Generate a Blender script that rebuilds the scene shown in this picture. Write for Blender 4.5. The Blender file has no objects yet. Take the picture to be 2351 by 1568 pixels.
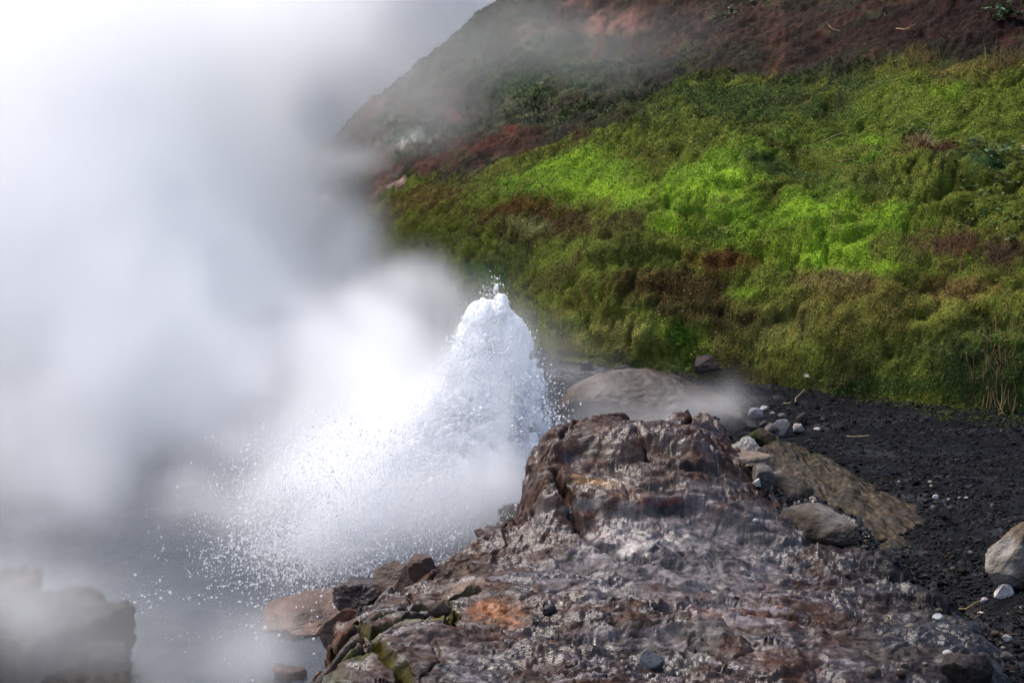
import bpy, math, random
import numpy as np
rng = np.random.default_rng(7)
random.seed(7)
sc = bpy.context.scene
COL = sc.collection
f32 = np.float32

# ------------------------------------------------------------------ camera geometry
CAMH, PITCH, FPX = 2.3, math.radians(11.0), 1422.0
W, Hh = 1024, 682
cp, sp = math.cos(PITCH), math.sin(PITCH)
K = 1024 / 2351.0

def ray(px, py):
    u = (px - W / 2) / FPX; v = (Hh / 2 - py) / FPX
    return np.array([u, cp + v * sp, -sp + v * cp])

def at_z(px, py, z):
    d = ray(px, py); t = (z - CAMH) / d[2]
    return np.array([d[0] * t, d[1] * t, z])

def at_y(px, py, y):
    d = ray(px, py); t = y / d[1]
    return np.array([d[0] * t, y, CAMH + d[2] * t])

# ------------------------------------------------------------------ numpy noise
_P = np.tile(rng.permutation(256), 3).astype(np.int32)
_G = rng.normal(size=(256, 3)).astype(f32)
_G /= np.linalg.norm(_G, axis=1, keepdims=True)
_R = rng.random((256, 3)).astype(f32)

def noise(x, y, z=None, seed=0):
    x = np.asarray(x, f32) + f32(seed * 17.13); y = np.asarray(y, f32) + f32(seed * 5.71)
    z = np.full_like(x, seed * 3.37 + .5) if z is None else np.asarray(z, f32) + f32(seed * 9.1)
    xi = np.floor(x); yi = np.floor(y); zi = np.floor(z)
    fx, fy, fz = x - xi, y - yi, z - zi
    xi = xi.astype(np.int32) & 255; yi = yi.astype(np.int32) & 255; zi = zi.astype(np.int32) & 255
    sx = fx * fx * fx * (fx * (fx * 6 - 15) + 10); sy = fy * fy * fy * (fy * (fy * 6 - 15) + 10); sz = fz * fz * fz * (fz * (fz * 6 - 15) + 10)
    out = 0
    for a in (0, 1):
        pa = _P[xi + a]; wx = sx if a else 1 - sx
        for b in (0, 1):
            pb = _P[pa + yi + b]; wy = sy if b else 1 - sy
            for c in (0, 1):
                g = _G[_P[pb + zi + c]]; wz = sz if c else 1 - sz
                out = out + (g[..., 0] * (fx - a) + g[..., 1] * (fy - b) + g[..., 2] * (fz - c)) * (wx * wy * wz)
    return out * 1.5

def fbm(x, y, z=None, oct=4, seed=0, gain=.5, lac=2.03, ridged=False):
    s = 0; a = 1.; f = 1.; t = 0
    for i in range(oct):
        n = noise(np.asarray(x) * f, np.asarray(y) * f, None if z is None else np.asarray(z) * f, seed + i * 3)
        if ridged: n = 1 - 2 * np.abs(n)
        s = s + a * n; t += a; a *= gain; f *= lac
    return s / t

def worley(x, y, seed=0):
    x = np.asarray(x, f32); y = np.asarray(y, f32)
    xi = np.floor(x).astype(np.int32); yi = np.floor(y).astype(np.int32)
    f1 = np.full(x.shape, 9., f32); f2 = f1.copy(); idn = np.zeros(x.shape, np.int32)
    for a in (-1, 0, 1):
        for b in (-1, 0, 1):
            h = _P[_P[(xi + a + seed * 7) & 255] + ((yi + b) & 255)]
            r = _R[h]
            d = np.hypot(xi + a + r[..., 0] - x, yi + b + r[..., 1] - y)
            m = d < f1
            f2 = np.where(m, f1, np.minimum(f2, d)); idn = np.where(m, h, idn); f1 = np.where(m, d, f1)
    return f1, f2, idn

def facets(x, y, seed=0):
    """flaky surface: each irregular cell is a small tilted plane"""
    xi = np.floor(x).astype(np.int32); yi = np.floor(y).astype(np.int32)
    f1 = np.full(x.shape, 9., f32); h = np.zeros(x.shape, f32)
    for a in (-1, 0, 1):
        for b in (-1, 0, 1):
            k = _P[_P[(xi + a + seed * 7) & 255] + ((yi + b) & 255)]; r = _R[k]
            dx = x - (xi + a + r[..., 0]); dy = y - (yi + b + r[..., 1]); d = dx * dx + dy * dy
            g = _G[(k + 91) & 255]; m = d < f1
            h = np.where(m, g[..., 0] * dx + g[..., 1] * dy + .35 * g[..., 2], h); f1 = np.where(m, d, f1)
    return h

def worley3(x, y, z, seed=0):
    xi = np.floor(x).astype(np.int32); yi = np.floor(y).astype(np.int32); zi = np.floor(z).astype(np.int32)
    f1 = np.full(x.shape, 9., f32)
    for a in (-1, 0, 1):
        pa = _P[(xi + a + seed * 7) & 255]
        for b in (-1, 0, 1):
            pb = _P[pa + ((yi + b) & 255)]
            for c in (-1, 0, 1):
                r = _R[_P[pb + ((zi + c) & 255)]]
                f1 = np.minimum(f1, (xi + a + r[..., 0] - x) ** 2 + (yi + b + r[..., 1] - y) ** 2 + (zi + c + r[..., 2] - z) ** 2)
    return np.sqrt(f1)

def sstep(a, b, x):
    t = np.clip((x - a) / (b - a), 0, 1)
    return t * t * (3 - 2 * t)

def lerp(a, b, t): return a + (b - a) * t

# ------------------------------------------------------------------ mesh / object helpers
def make_mesh(name, V, F, cols=None, smooth=True, fm=None):
    """V (n,3), F (m,k) int array (k = 3 or 4)"""
    me = bpy.data.meshes.new(name)
    V = np.ascontiguousarray(V, f32); F = np.ascontiguousarray(F, np.int32)
    me.vertices.add(len(V)); me.vertices.foreach_set('co', V.ravel())
    k = F.shape[1]
    me.loops.add(F.size); me.loops.foreach_set('vertex_index', F.ravel())
    me.polygons.add(len(F))
    me.polygons.foreach_set('loop_start', np.arange(0, F.size, k, dtype=np.int32))
    if smooth: me.polygons.foreach_set('use_smooth', np.ones(len(F), bool))
    me.update(calc_edges=True)
    if cols is not None:
        c = np.ones((len(V), 4), f32); c[:, :cols.shape[1]] = cols
        at = me.color_attributes.new('Col', 'FLOAT_COLOR', 'POINT')
        at.data.foreach_set('color', c.ravel())
    return me

def obj(name, me, mat, label=None, cat=None, group=None, kind=None, parent=None, loc=None):
    o = bpy.data.objects.new(name, me); COL.objects.link(o)
    if mat is not None and me is not None:
        me.materials.clear(); me.materials.append(mat)
    if label: o['label'] = label
    if cat: o['category'] = cat
    if group: o['group'] = group
    if kind: o['kind'] = kind
    if parent: o.parent = parent
    if loc is not None: o.location = loc
    return o

def grid_faces(nr, nc):
    i = np.arange(nr * nc, dtype=np.int32).reshape(nr, nc)
    return np.stack([i[:-1, :-1], i[:-1, 1:], i[1:, 1:], i[1:, :-1]], -1).reshape(-1, 4)

def poly_sd(px, py, poly, closed=True):
    """signed distance (inside positive) of points to polygon"""
    P = np.asarray(poly, f32); n = len(P)
    d = np.full(px.shape, 1e9, f32); ins = np.zeros(px.shape, bool)
    for i in range(n if closed else n - 1):
        a = P[i]; b = P[(i + 1) % n]; e = b - a; L = float(e @ e) + 1e-12
        t = np.clip(((px - a[0]) * e[0] + (py - a[1]) * e[1]) / L, 0, 1)
        d = np.minimum(d, np.hypot(px - a[0] - t * e[0], py - a[1] - t * e[1]))
        if closed and abs(e[1]) > 1e-9:
            c = ((a[1] > py) != (b[1] > py)) & (px < e[0] * (py - a[1]) / e[1] + a[0])
            ins ^= c
    return np.where(ins, d, -d) if closed else d

# ------------------------------------------------------------------ materials
def new_mat(name):
    m = bpy.data.materials.new(name); m.use_nodes = True
    nt = m.node_tree; nt.nodes.clear()
    out = nt.nodes.new('ShaderNodeOutputMaterial')
    return m, nt, out

def N(nt, t, **kw):
    n = nt.nodes.new(t)
    for k, v in kw.items():
        if k in n.inputs.keys() and not hasattr(n, k): n.inputs[k].default_value = v
        else:
            try: setattr(n, k, v)
            except Exception: n.inputs[k].default_value = v
    return n

def mathn(nt, op, a, b=None, c=None):
    n = nt.nodes.new('ShaderNodeMath'); n.operation = op
    for i, v in enumerate((a, b, c)):
        if v is None: continue
        if isinstance(v, (int, float)): n.inputs[i].default_value = v
        else: nt.links.new(v, n.inputs[i])
    return n.outputs[0]

def noise_n(nt, scale, detail=4, rough=.55, vec=None, dist=0):
    n = nt.nodes.new('ShaderNodeTexNoise')
    n.inputs['Scale'].default_value = scale; n.inputs['Detail'].default_value = detail
    n.inputs['Roughness'].default_value = rough; n.inputs['Distortion'].default_value = dist
    if vec is None:
        tc = nt.nodes.new('ShaderNodeTexCoord'); vec = tc.outputs['Object']
    nt.links.new(vec, n.inputs['Vector'])
    return n.outputs['Fac']

def col_attr_mat(name, rough=.9, var=.5, scales=(9, 60), bump=0., bscale=150, spec=.3, rough_from_alpha=False, stretch=None, coat=0., tl=0., bump_d=.01):
    """colour from the mesh's own colour attribute, broken up with noise; alpha can hold roughness"""
    m, nt, out = new_mat(name)
    L = nt.links.new
    at = nt.nodes.new('ShaderNodeVertexColor'); at.layer_name = 'Col'
    tc = nt.nodes.new('ShaderNodeTexCoord'); vec = tc.outputs['Object']
    if stretch:
        mp = nt.nodes.new('ShaderNodeMapping'); mp.inputs['Scale'].default_value = stretch
        L(vec, mp.inputs['Vector']); vec = mp.outputs[0]
    a = noise_n(nt, scales[0], 5, .6, vec); b = noise_n(nt, scales[1], 4, .6, vec)
    s = mathn(nt, 'ADD', a, b)
    g = mathn(nt, 'MULTIPLY_ADD', s, var * 2.2, 1 - var * 2.2)
    g = mathn(nt, 'MAXIMUM', g, .15)
    mx = nt.nodes.new('ShaderNodeMix'); mx.data_type = 'RGBA'; mx.blend_type = 'MULTIPLY'; mx.inputs['Factor'].default_value = 1
    cb = nt.nodes.new('ShaderNodeCombineColor')
    for i in range(3): L(g, cb.inputs[i])
    L(at.outputs['Color'], mx.inputs['A']); L(cb.outputs[0], mx.inputs['B'])
    p = nt.nodes.new('ShaderNodeBsdfPrincipled')
    L(mx.outputs['Result'], p.inputs['Base Color'])
    p.inputs['Specular IOR Level'].default_value = spec
    if rough_from_alpha:
        r = mathn(nt, 'MULTIPLY_ADD', b, .35, -.17)
        r = mathn(nt, 'ADD', r, at.outputs['Alpha']); r = mathn(nt, 'MAXIMUM', r, .04)
        L(r, p.inputs['Roughness'])
        w = mathn(nt, 'MULTIPLY_ADD', r, -1.6, 1.0); w = mathn(nt, 'MAXIMUM', w, .12); w = mathn(nt, 'MULTIPLY', w, spec); L(w, p.inputs['Specular IOR Level'])   # dry skin shines less than the wet film
    else: p.inputs['Roughness'].default_value = rough
    if coat: p.inputs['Coat Weight'].default_value = coat; p.inputs['Coat Roughness'].default_value = .12
    if bump:
        n1 = noise_n(nt, bscale, 6, .65, vec)
        bp = nt.nodes.new('ShaderNodeBump'); bp.inputs['Strength'].default_value = bump; bp.inputs['Distance'].default_value = bump_d
        L(n1, bp.inputs['Height']); L(bp.outputs[0], p.inputs['Normal'])
        if coat: L(bp.outputs[0], p.inputs['Coat Normal'])
    L(p.outputs[0], out.inputs['Surface'])
    return m

# ------------------------------------------------------------------ terrain: smooth base shapes
D2 = lambda x, y: (x * K, y * K)
foot_px = [(1180, 432), (1024, 413), (860, 398), (780, 387), (700, 375), (620, 366), (560, 356), (535, 342), (500, 322), (470, 304), (430, 284), (395, 262), (358, 228)]
FOOT = [tuple(at_z(a, b, .2)[:2]) for a, b in foot_px]
FOOT += [(-2.9, 20.0), (-3.7, 21.5), (-4.0, 23.5), (-3.8, 26), (-2.5, 30), (1, 36), (10, 45), (60, 45), (60, 5), (12, 5.6)]

def hill_d(x, y): return poly_sd(x, y, FOOT)

def hill_base(x, y):
    d = hill_d(x, y)
    far = sstep(17, 21, y)                                # the far spur is steeper and has no bank
    dp = np.maximum(d, 0)
    bank = .2 + .62 * (1 - np.exp(-dp / .4)) + .46 * dp
    bank = bank + .05 * np.maximum(dp - 2.0, 0) ** 1.3
    spur = .2 + .80 * dp
    z = lerp(bank, spur, far)
    z = np.where(d < 0, .2 + d * lerp(1.5, .75, sstep(8.8, 9.6, y)), z)
    return np.minimum(z, 12 - 6 * np.exp(-z / 12) * 0 + 0)

def pool_sd(x, y):
    return poly_sd(x, y, POOL)

# pool outline: right shore runs under the outcrop and past the foot of the moss bank
POOL = [(-.75, 3.2), (-.55, 4.2), (-.3, 5.1), (.15, 5.7), (.2, 6.6), (.3, 7.4), (.2, 8.6), (.0, 9.6), (-.5, 11), (-1.0, 12.5), (-1.8, 15), (-2.6, 18.5), (-3.6, 21), (-4.2, 25), (-30, 40), (-40, 3.2)]

def zpoly(pts, z): return [tuple(at_z(a * K, b * K, z)[:2]) for a, b in pts]
OUT = zpoly([(610, 1640), (655, 1568), (735, 1480), (745, 1400), (800, 1350), (890, 1310), (990, 1262), (1075, 1228), (1120, 1195), (1180, 1160)], .42) + \
    [(.0, 5.75), (.05, 6.0), (.3, 6.25), (.8, 6.3), (1.15, 6.1), (1.45, 5.6), (1.85, 4.95), (1.95, 4.2), (1.7, 3.6), (1.6, 2.6), (-.6, 2.6)]

def ground_base(x, y):
    g = .2 + .30 * sstep(8.2, 4.2, y) + .06 * sstep(1.2, 3, x) * sstep(8, 5, y)
    g = g - .10 * np.exp(-((x - 1.55 - (5.5 - y) * .30) / .5) ** 2) * sstep(8, 6.5, y) * sstep(3.2, 4.2, y)
    e = poly_sd(x, y, POOL)
    g = g - .22 * sstep(-.05, .5, poly_sd(x, y, OUT))
    return lerp(g, -.35, sstep(-.12, .25, e))

def march(px, py, H, t0=2.5, t1=40, n=1600):
    d = ray(px, py); t = np.geomspace(t0, t1, n)
    x, y, z = d[0] * t, d[1] * t, CAMH + d[2] * t
    h = H(x.astype(f32), y.astype(f32))
    k = np.nonzero(z < h)[0]
    i = k[0] if len(k) else n - 1
    return np.array([x[i], y[i], h[i]])

def Hall(x, y): return np.maximum(hill_base(x, y), ground_base(x, y))

def W_(dx, dy):                                            # display coords (2351 wide) -> world on terrain
    return march(dx * K, dy * K, Hall)

def wpoly(pts): return [tuple(W_(a, b)[:2]) for a, b in pts]

class Blobs:
    """world-space elliptical patches with ragged edges: (centre, two half-axes, colour)"""
    def __init__(s, H): s.H = H; s.items = []
    def add(s, dx, dy, rx, ry, c, strength=1., ang=0.):
        ca, sa = math.cos(ang), math.sin(ang)
        c0 = march(dx * K, dy * K, s.H)
        a = march((dx + rx * ca) * K, (dy + rx * sa) * K, s.H); b = march((dx - ry * sa * -1) * K if ang else dx * K, (dy + ry * ca) * K, s.H)
        A = np.stack([a[:2] - c0[:2], b[:2] - c0[:2]], 1)
        if abs(np.linalg.det(A)) < 1e-4: A = A + np.eye(2) * .05
        s.items.append((c0[:2], np.linalg.inv(A), np.array(c, f32), strength))
    def paint(s, x, y, base, n, edge=.45):
        C = base
        for c0, Ai, c, st in s.items:
            dx, dy = x - c0[0], y - c0[1]
            r = np.hypot(Ai[0, 0] * dx + Ai[0, 1] * dy, Ai[1, 0] * dx + Ai[1, 1] * dy)
            w = sstep(1.25, 1.25 - edge - .3, r + n * .9) * st
            C = C + (c - C) * w[..., None]
        return C

# ------------------------------------------------------------------ moss colours and masks
MOSS_POLY = wpoly([(845, 545), (850, 490), (900, 455), (990, 425), (1080, 420), (1180, 372), (1290, 335), (1380, 300), (1450, 250), (1560, 205), (1700, 175), (1850, 180), (1980, 185), (2080, 150), (2200, 165), (2420, 150)]) + \
    [(5.2, 8.0), (3.6, 7.4)] + wpoly([(2340, 975), (2200, 965), (2050, 930), (1850, 880), (1720, 850), (1560, 842), (1400, 845), (1290, 835)]) + \
    [(.1, 9.3), (-.35, 11.0), (-1.3, 14.0), (-2.2, 17)]
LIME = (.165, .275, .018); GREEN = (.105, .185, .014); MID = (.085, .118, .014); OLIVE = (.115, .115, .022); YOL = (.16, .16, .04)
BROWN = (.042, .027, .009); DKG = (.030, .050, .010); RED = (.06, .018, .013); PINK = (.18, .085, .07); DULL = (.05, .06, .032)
mb = Blobs(Hall)
for a in [
    (1700, 60, 420, 90, (.05, .028, .022)), (1150, 180, 300, 160, DULL), (1000, 60, 200, 90, DULL),
    (2100, 40, 500, 120, (.042, .017, .0145)), (1400, 50, 130, 45, PINK), (1540, 22, 90, 16, (.10, .045, .035)), (1230, 90, 80, 40, (.16, .1, .08)),
    (1050, 240, 110, 50, (.05, .042, .042)), (1180, 215, 120, 40, (.05, .075, .03)), (1290, 165, 170, 60, (.05, .085, .025)),
    (840, 262, 50, 32, PINK), (905, 300, 55, 24, (.09, .11, .035)), (1055, 285, 26, 18, (.22, .09, .06)), (930, 350, 90, 30, (.10, .095, .09)),
    (935, 338, 60, 9, (.42, .43, .42), 1, -.25), (990, 325, 40, 7, (.38, .4, .4), 1, .1), (1130, 345, 130, 32, (.075, .030, .024)), (1000, 385, 120, 26, (.06, .03, .025)), (1200, 320, 60, 20, (.09, .035, .025)),
    (925, 432, 45, 16, (.34, .24, .22)), (740, 468, 60, 16, (.30, .23, .21)), (900, 395, 50, 30, (.07, .055, .052)),
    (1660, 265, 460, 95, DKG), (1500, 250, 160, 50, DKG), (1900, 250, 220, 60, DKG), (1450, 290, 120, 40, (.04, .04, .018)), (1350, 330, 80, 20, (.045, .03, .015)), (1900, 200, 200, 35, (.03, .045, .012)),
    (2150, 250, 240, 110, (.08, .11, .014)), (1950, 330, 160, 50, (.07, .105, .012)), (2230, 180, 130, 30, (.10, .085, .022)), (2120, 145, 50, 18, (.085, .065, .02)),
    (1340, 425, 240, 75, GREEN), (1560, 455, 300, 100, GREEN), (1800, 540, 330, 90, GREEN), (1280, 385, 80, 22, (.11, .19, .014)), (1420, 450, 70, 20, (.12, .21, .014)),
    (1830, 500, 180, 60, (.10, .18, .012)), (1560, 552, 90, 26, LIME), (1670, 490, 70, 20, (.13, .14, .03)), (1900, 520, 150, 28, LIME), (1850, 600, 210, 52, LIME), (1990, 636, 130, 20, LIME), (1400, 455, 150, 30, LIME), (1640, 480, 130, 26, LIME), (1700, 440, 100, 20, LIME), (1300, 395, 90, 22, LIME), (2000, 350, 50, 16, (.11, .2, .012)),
    (2000, 400, 60, 25, (.06, .11, .01)), (2000, 470, 150, 30, (.06, .09, .014)), (1800, 420, 110, 30, (.035, .055, .012)), (2180, 230, 60, 14, (.1, .17, .012)),
    (2130, 400, 95, 34, RED), (2105, 360, 36, 24, (.10, .05, .025)), (2250, 440, 100, 40, (.03, .06, .02)), (2200, 575, 150, 40, (.07, .038, .02)), (2300, 610, 90, 40, (.06, .035, .018)),
    (970, 470, 150, 46, (.085, .066, .015)), (890, 530, 90, 50, (.06, .05, .013)), (1120, 470, 60, 16, MID), (1060, 540, 60, 16, MID),
    (1290, 520, 210, 44, BROWN), (1200, 500, 110, 22, (.075, .04, .008)), (1400, 565, 130, 30, (.05, .045, .012)), (1230, 530, 50, 20, (.13, .15, .05)), (1560, 690, 230, 50, BROWN), (1680, 625, 130, 26, (.07, .035, .008)), (1470, 620, 100, 30, (.05, .06, .012)),
    (1300, 640, 110, 40, (.08, .085, .018)), (1190, 610, 60, 40, (.045, .06, .012)), (1120, 640, 40, 30, (.03, .075, .008)), (1650, 560, 60, 22, (.055, .095, .012)),
    (1950, 720, 420, 90, OLIVE), (2180, 672, 230, 34, (.11, .075, .022)), (1900, 660, 90, 22, (.12, .095, .03)), (1720, 690, 60, 16, (.09, .16, .012)),
    (1330, 720, 130, 40, (.085, .085, .016)), (1400, 792, 170, 34, YOL), (1560, 780, 70, 22, (.10, .16, .02)), (1750, 770, 150, 40, (.13, .135, .032)), (2000, 820, 300, 36, (.07, .085, .016)), (1600, 740, 200, 26, (.05, .042, .012)),
    (2260, 830, 100, 24, (.055, .04, .018)), (2100, 890, 330, 34, DKG), (1900, 862, 120, 14, (.05, .07, .012)), (2300, 930, 200, 40, (.025, .04, .01)),
]: mb.add(*a)

def hill_colour(x, y):
    n = fbm(x * 2.2, y * 2.2, oct=4, seed=3)
    n2 = fbm(x * 9, y * 9, oct=3, seed=9)
    mp = sstep(-.15, .15, poly_sd(x, y, MOSS_POLY) + .2 * n)[..., None]
    k1 = sstep(-.1, .35, fbm(x * 2.6, y * 2.6, oct=4, seed=24))[..., None]; k2 = sstep(.0, .4, fbm(x * 1.7, y * 3.2, oct=4, seed=26))[..., None]
    soil = lerp(lerp(np.array([.050, .044, .030], f32), np.array([.026, .036, .012], f32), k1), np.array([.060, .024, .018], f32), k2)
    base = lerp(soil, np.array([.080, .098, .014], f32), mp)
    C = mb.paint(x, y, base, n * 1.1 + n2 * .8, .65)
    C = C * lerp(lerp(np.array([.5, .55, .5], f32), np.array([1.3, 1.2, 1.1], f32), k1), np.ones(3, f32), mp)
    # patches of darker and warmer tone, placed at random, at two scales
    w = sstep(-.02, .35, fbm(x * 3.1, y * 3.1, oct=4, seed=21))[..., None] * .75
    C = lerp(C, C * np.array([.48, .40, .5], f32), w)
    w = sstep(.15, .5, fbm(x * 6.3, y * 6.3, oct=3, seed=33))[..., None] * .4
    C = lerp(C, C * np.array([1.35, 1.05, .9], f32), w)
    return np.clip(C * np.exp(.55 * n2 + lerp(.9, .0, mp[..., 0]) * fbm(x * 24, y * 24, oct=3, seed=36))[..., None] * lerp(.72, 1., mp), .004, .6)

def moss_mask(x, y):
    n = fbm(x * 3, y * 3, oct=4, seed=40)
    return sstep(-.12, .14, poly_sd(x, y, MOSS_POLY) + n * .30)

def hill_surface(x, y):
    """base height, unit normal, relief along the normal, moss mask"""
    z = hill_base(x, y); d = hill_d(x, y); e = .02
    m = moss_mask(x, y)
    nx = -(hill_base(x + e, y) - hill_base(x - e, y)) / (2 * e); ny = -(hill_base(x, y + e) - hill_base(x, y - e)) / (2 * e)
    nl = np.sqrt(nx * nx + ny * ny + 1); nrm = np.stack([nx / nl, ny / nl, 1 / nl], -1)
    w1 = noise(x * 2.2, y * 2.2, z * 2.2, 5) * .16; w2 = noise(x * 2.2, y * 2.2, z * 2.2, 6) * .16; w3 = noise(x * 2.2, y * 2.2, z * 2.2, 7) * .12
    def cush(k, seed, v=1.85):
        f1 = worley3((x + w1) * k, (y + w2) * k, (z + w3) * k * v, seed)
        return np.sqrt(np.clip(1 - (f1 / .92) ** 2, 0, 1))
    c0 = cush(1.25, 4); c1 = cush(2.7, 1); c2 = cush(5.4, 2); c3 = cush(12.5, 3, 1.4)
    big = fbm(x * .7, y * .7, z * .7, oct=3, seed=12)
    hi = sstep(1.5, 3.2, d) * sstep(17, 14, y)             # upper moss is thinner and flatter
    var = np.clip(.9 + .7 * noise(x * .9, y * .9, z * .9, 8), .3, 1.5)
    cu = (.05 * c0 + .11 * c1 + .125 * c2 + .055 * c3) * var * lerp(1, .62, hi)
    soil = fbm(x * 3, y * 3, z * 3, oct=5, seed=14, gain=.55)
    rk = fbm(x * 1.6, y * 1.6, z * 1.6, oct=5, seed=15, ridged=True)
    disp = sstep(lerp(-.05, -.6, sstep(9, 9.8, y)), .3, d) * (big * .16 * sstep(0, 1.2, d) + m * (cu - .135) + (1 - m) * (.11 * soil + .05 * fbm(x * 8, y * 8, z * 8, oct=4, seed=16, ridged=True) + .12 * rk * sstep(13, 17, y)))
    disp = disp + .012 * fbm(x * 16, y * 16, z * 16, oct=2, seed=19)
    return z, nrm, disp.astype(f32), m, d

def hill_height(x, y):
    z, nrm, disp, m, d = hill_surface(x, y)
    return z + disp * nrm[..., 2], m

def fan(u0, u1, nc, y0, y1, nr):
    u = np.linspace(u0, u1, nc); y = np.geomspace(y0, y1, nr)
    Y, U = np.meshgrid(y, u, indexing='ij')
    return (U * Y).astype(f32), Y.astype(f32)

# ------------------------------------------------------------------ rock outcrop (bedrock ledge with crag)
def crag_bump(x, y):
    w = noise(x * 4, y * 4, seed=50) * .05
    lf = sstep(-.02, .10, x + w - .03) * sstep(6.3, 6.12, y + w)
    front = .15 * sstep(4.95, 5.72, y + w + (x - .3) * .1) + .06 * sstep(5.30, 5.37, y + w * 2.5 + .1 * x) + .07 * sstep(5.60, 5.70, y - w * 2)
    right = sstep(1.22, .74, x)
    return lf * front * right

def out_base(x, y):
    a = .47 + .04 * np.sin(x * 1.7 + y * .8) + .05 * sstep(5.2, 3.6, y) - .06 * sstep(-.1, -.6, x)
    a = a + .07 * np.exp(-((x - .42 - (5.7 - y) * .12) / .5) ** 2) * sstep(3.7, 4.8, y)
    return a + crag_bump(x, y)

CRACKS = [zpoly(p, .45) for p in [
    [(640, 1500), (760, 1492), (850, 1478), (960, 1420), (1090, 1375)], [(850, 1478), (880, 1530), (920, 1570), (940, 1640)],
    [(815, 1440), (850, 1478)], [(735, 1480), (800, 1440), (900, 1400), (1000, 1380)], [(690, 1560), (780, 1530), (868, 1515)],
    [(1270, 1215), (1330, 1270), (1420, 1310), (1560, 1340)], [(1560, 1060), (1590, 1110), (1570, 1150)], [(1010, 1380), (1035, 1420), (1040, 1470)]]]
for c in CRACKS: c.append((c[-1][0] + .001, c[-1][1]))

def out_height(x, y):
    e0 = poly_sd(x, y, OUT)
    n1 = fbm(x * 3.2, y * 3.2, oct=4, seed=60)
    wx = .09 * noise(x * 3, y * 3, seed=61); wy = .09 * noise(x * 3, y * 3, seed=62)
    left = sstep(.9, .25, x - (5.6 - y) * -.1 + 0 * y)
    f1, f2, idn = worley((x + wx) * 3.4, (y + wy) * 4.2, 4)
    cell = _R[idn][..., 0]
    leftz = sstep(.05, -.15, x + .35 * (5.3 - y) - .05)
    e = e0 + .045 + n1 * .05 + (cell - .5) * .10
    a = out_base(x, y)
    # strata: the bedrock breaks in low steps
    t = a * 1 + .05 * n1 + .03 * fbm(x * 1.3, y * 2.2, oct=3, seed=63)
    st = .034; q = t / st + .9 * n1 + .5 * noise(x * 7, y * 4, seed=69); fr = q - np.floor(q)
    t2 = t + (sstep(.2, .8, fr) - fr) * st
    z = lerp(t, t2, .55 * sstep(-.3, .3, fbm(x * 2.1, y * 2.1, oct=2, seed=59)))
    # blocks broken away towards the pool
    z = z - (.05 + .20 * cell) * sstep(.16, .0, e0 + (cell - .5) * .12) * sstep(.9, .5, x + (y - 5) * .2)
    z = z - .035 * sstep(.10, .0, f2 - f1) * sstep(.5, .1, e0)
    # ripple marks and pitted crust
    rx = x + .05 * n1; ry = y + .04 * noise(x * 6, y * 6, seed=64)
    cal = sstep(-.25, .35, fbm(x * 1.8, y * 1.8, oct=3, seed=65))
    rip = fbm(rx * 9 + ry * 5, ry * 24, oct=4, seed=66, ridged=True, gain=.55)
    slab = sstep(.25, -.15, x + (y - 4.3) * .25 + .12 * n1) * sstep(5.0, 4.7, y)      # smoother slabs at the near left corner
    z = z + (.010 + .022 * cal) * rip * (1 - .7 * slab)
    pit = fbm(x * 38, y * 38, oct=3, seed=67, gain=.6)
    z = z + .004 * pit + .03 * n1 * fbm(x * 7, y * 9, oct=3, seed=58)
    g1, g2, gi = worley((x + wx * .6) * 9, (y + wy * .6) * 15, 8)
    z = z + (.016 * (_R[gi][..., 1] - .5)) * sstep(.02, .12, g2 - g1) * (1 - cal * .5)
    fx = x + .03 * noise(x * 9, y * 9, seed=55); fy = y + .02 * noise(x * 9, y * 9, seed=56)
    z = z + .013 * facets(fx * 4.2 + fy * 2, fy * 9, 20) * (1 - .5 * slab) + .010 * facets(fx * 13 + fy * 4, fy * 30, 21) * cal + .004 * facets(fx * 31 + fy * 8, fy * 66, 22) + .0016 * facets(x * 70, y * 110, 23)
    k1, k2, kid = worley((x + wx * 1.2 + .3 * y) * 3.1, (y + wy * 1.2) * 5.2, 14)
    frac = sstep(-.1, .2, fbm(x * 2.3, y * 2.3, oct=2, seed=57))
    z = z + (.030 * (_R[kid][..., 2] - .5)) * sstep(.0, .13, k2 - k1) - .022 * sstep(.05, .01, k2 - k1) * frac
    # long joints
    cd = np.full(x.shape, 9., f32)
    for c in CRACKS: cd = np.minimum(cd, poly_sd(x + .02 * n1, y + .02 * noise(x * 14, y * 14, seed=68), c, closed=False))
    z = z - .065 * sstep(.026, .006, cd)
    # tail-off into the gravel on the right, cliff to the pool on the left
    right = sstep(.8, 1.6, x + .25 * (5.6 - y) * 0)
    soft = sstep(.02, 1., (e + .1 * n1) / lerp(.6, .2, sstep(4.9, 5.4, y)))
    z = lerp(z, ground_base(x, y) - .05 + soft * (z - ground_base(x, y) + .05), sstep(.5, .95, x))
    z = lerp(-.4, z, sstep(-.035, .045, e))
    return z, e0, cd, rip, cell, n1

def Hnear(x, y):
    o = np.where(poly_sd(x, y, OUT) > 0, out_base(x, y), -1)
    return np.maximum(o, ground_base(x, y))
def Hout(x, y): return np.where(poly_sd(x, y, OUT) > -.3, out_base(x, y), ground_base(x, y))

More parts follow.
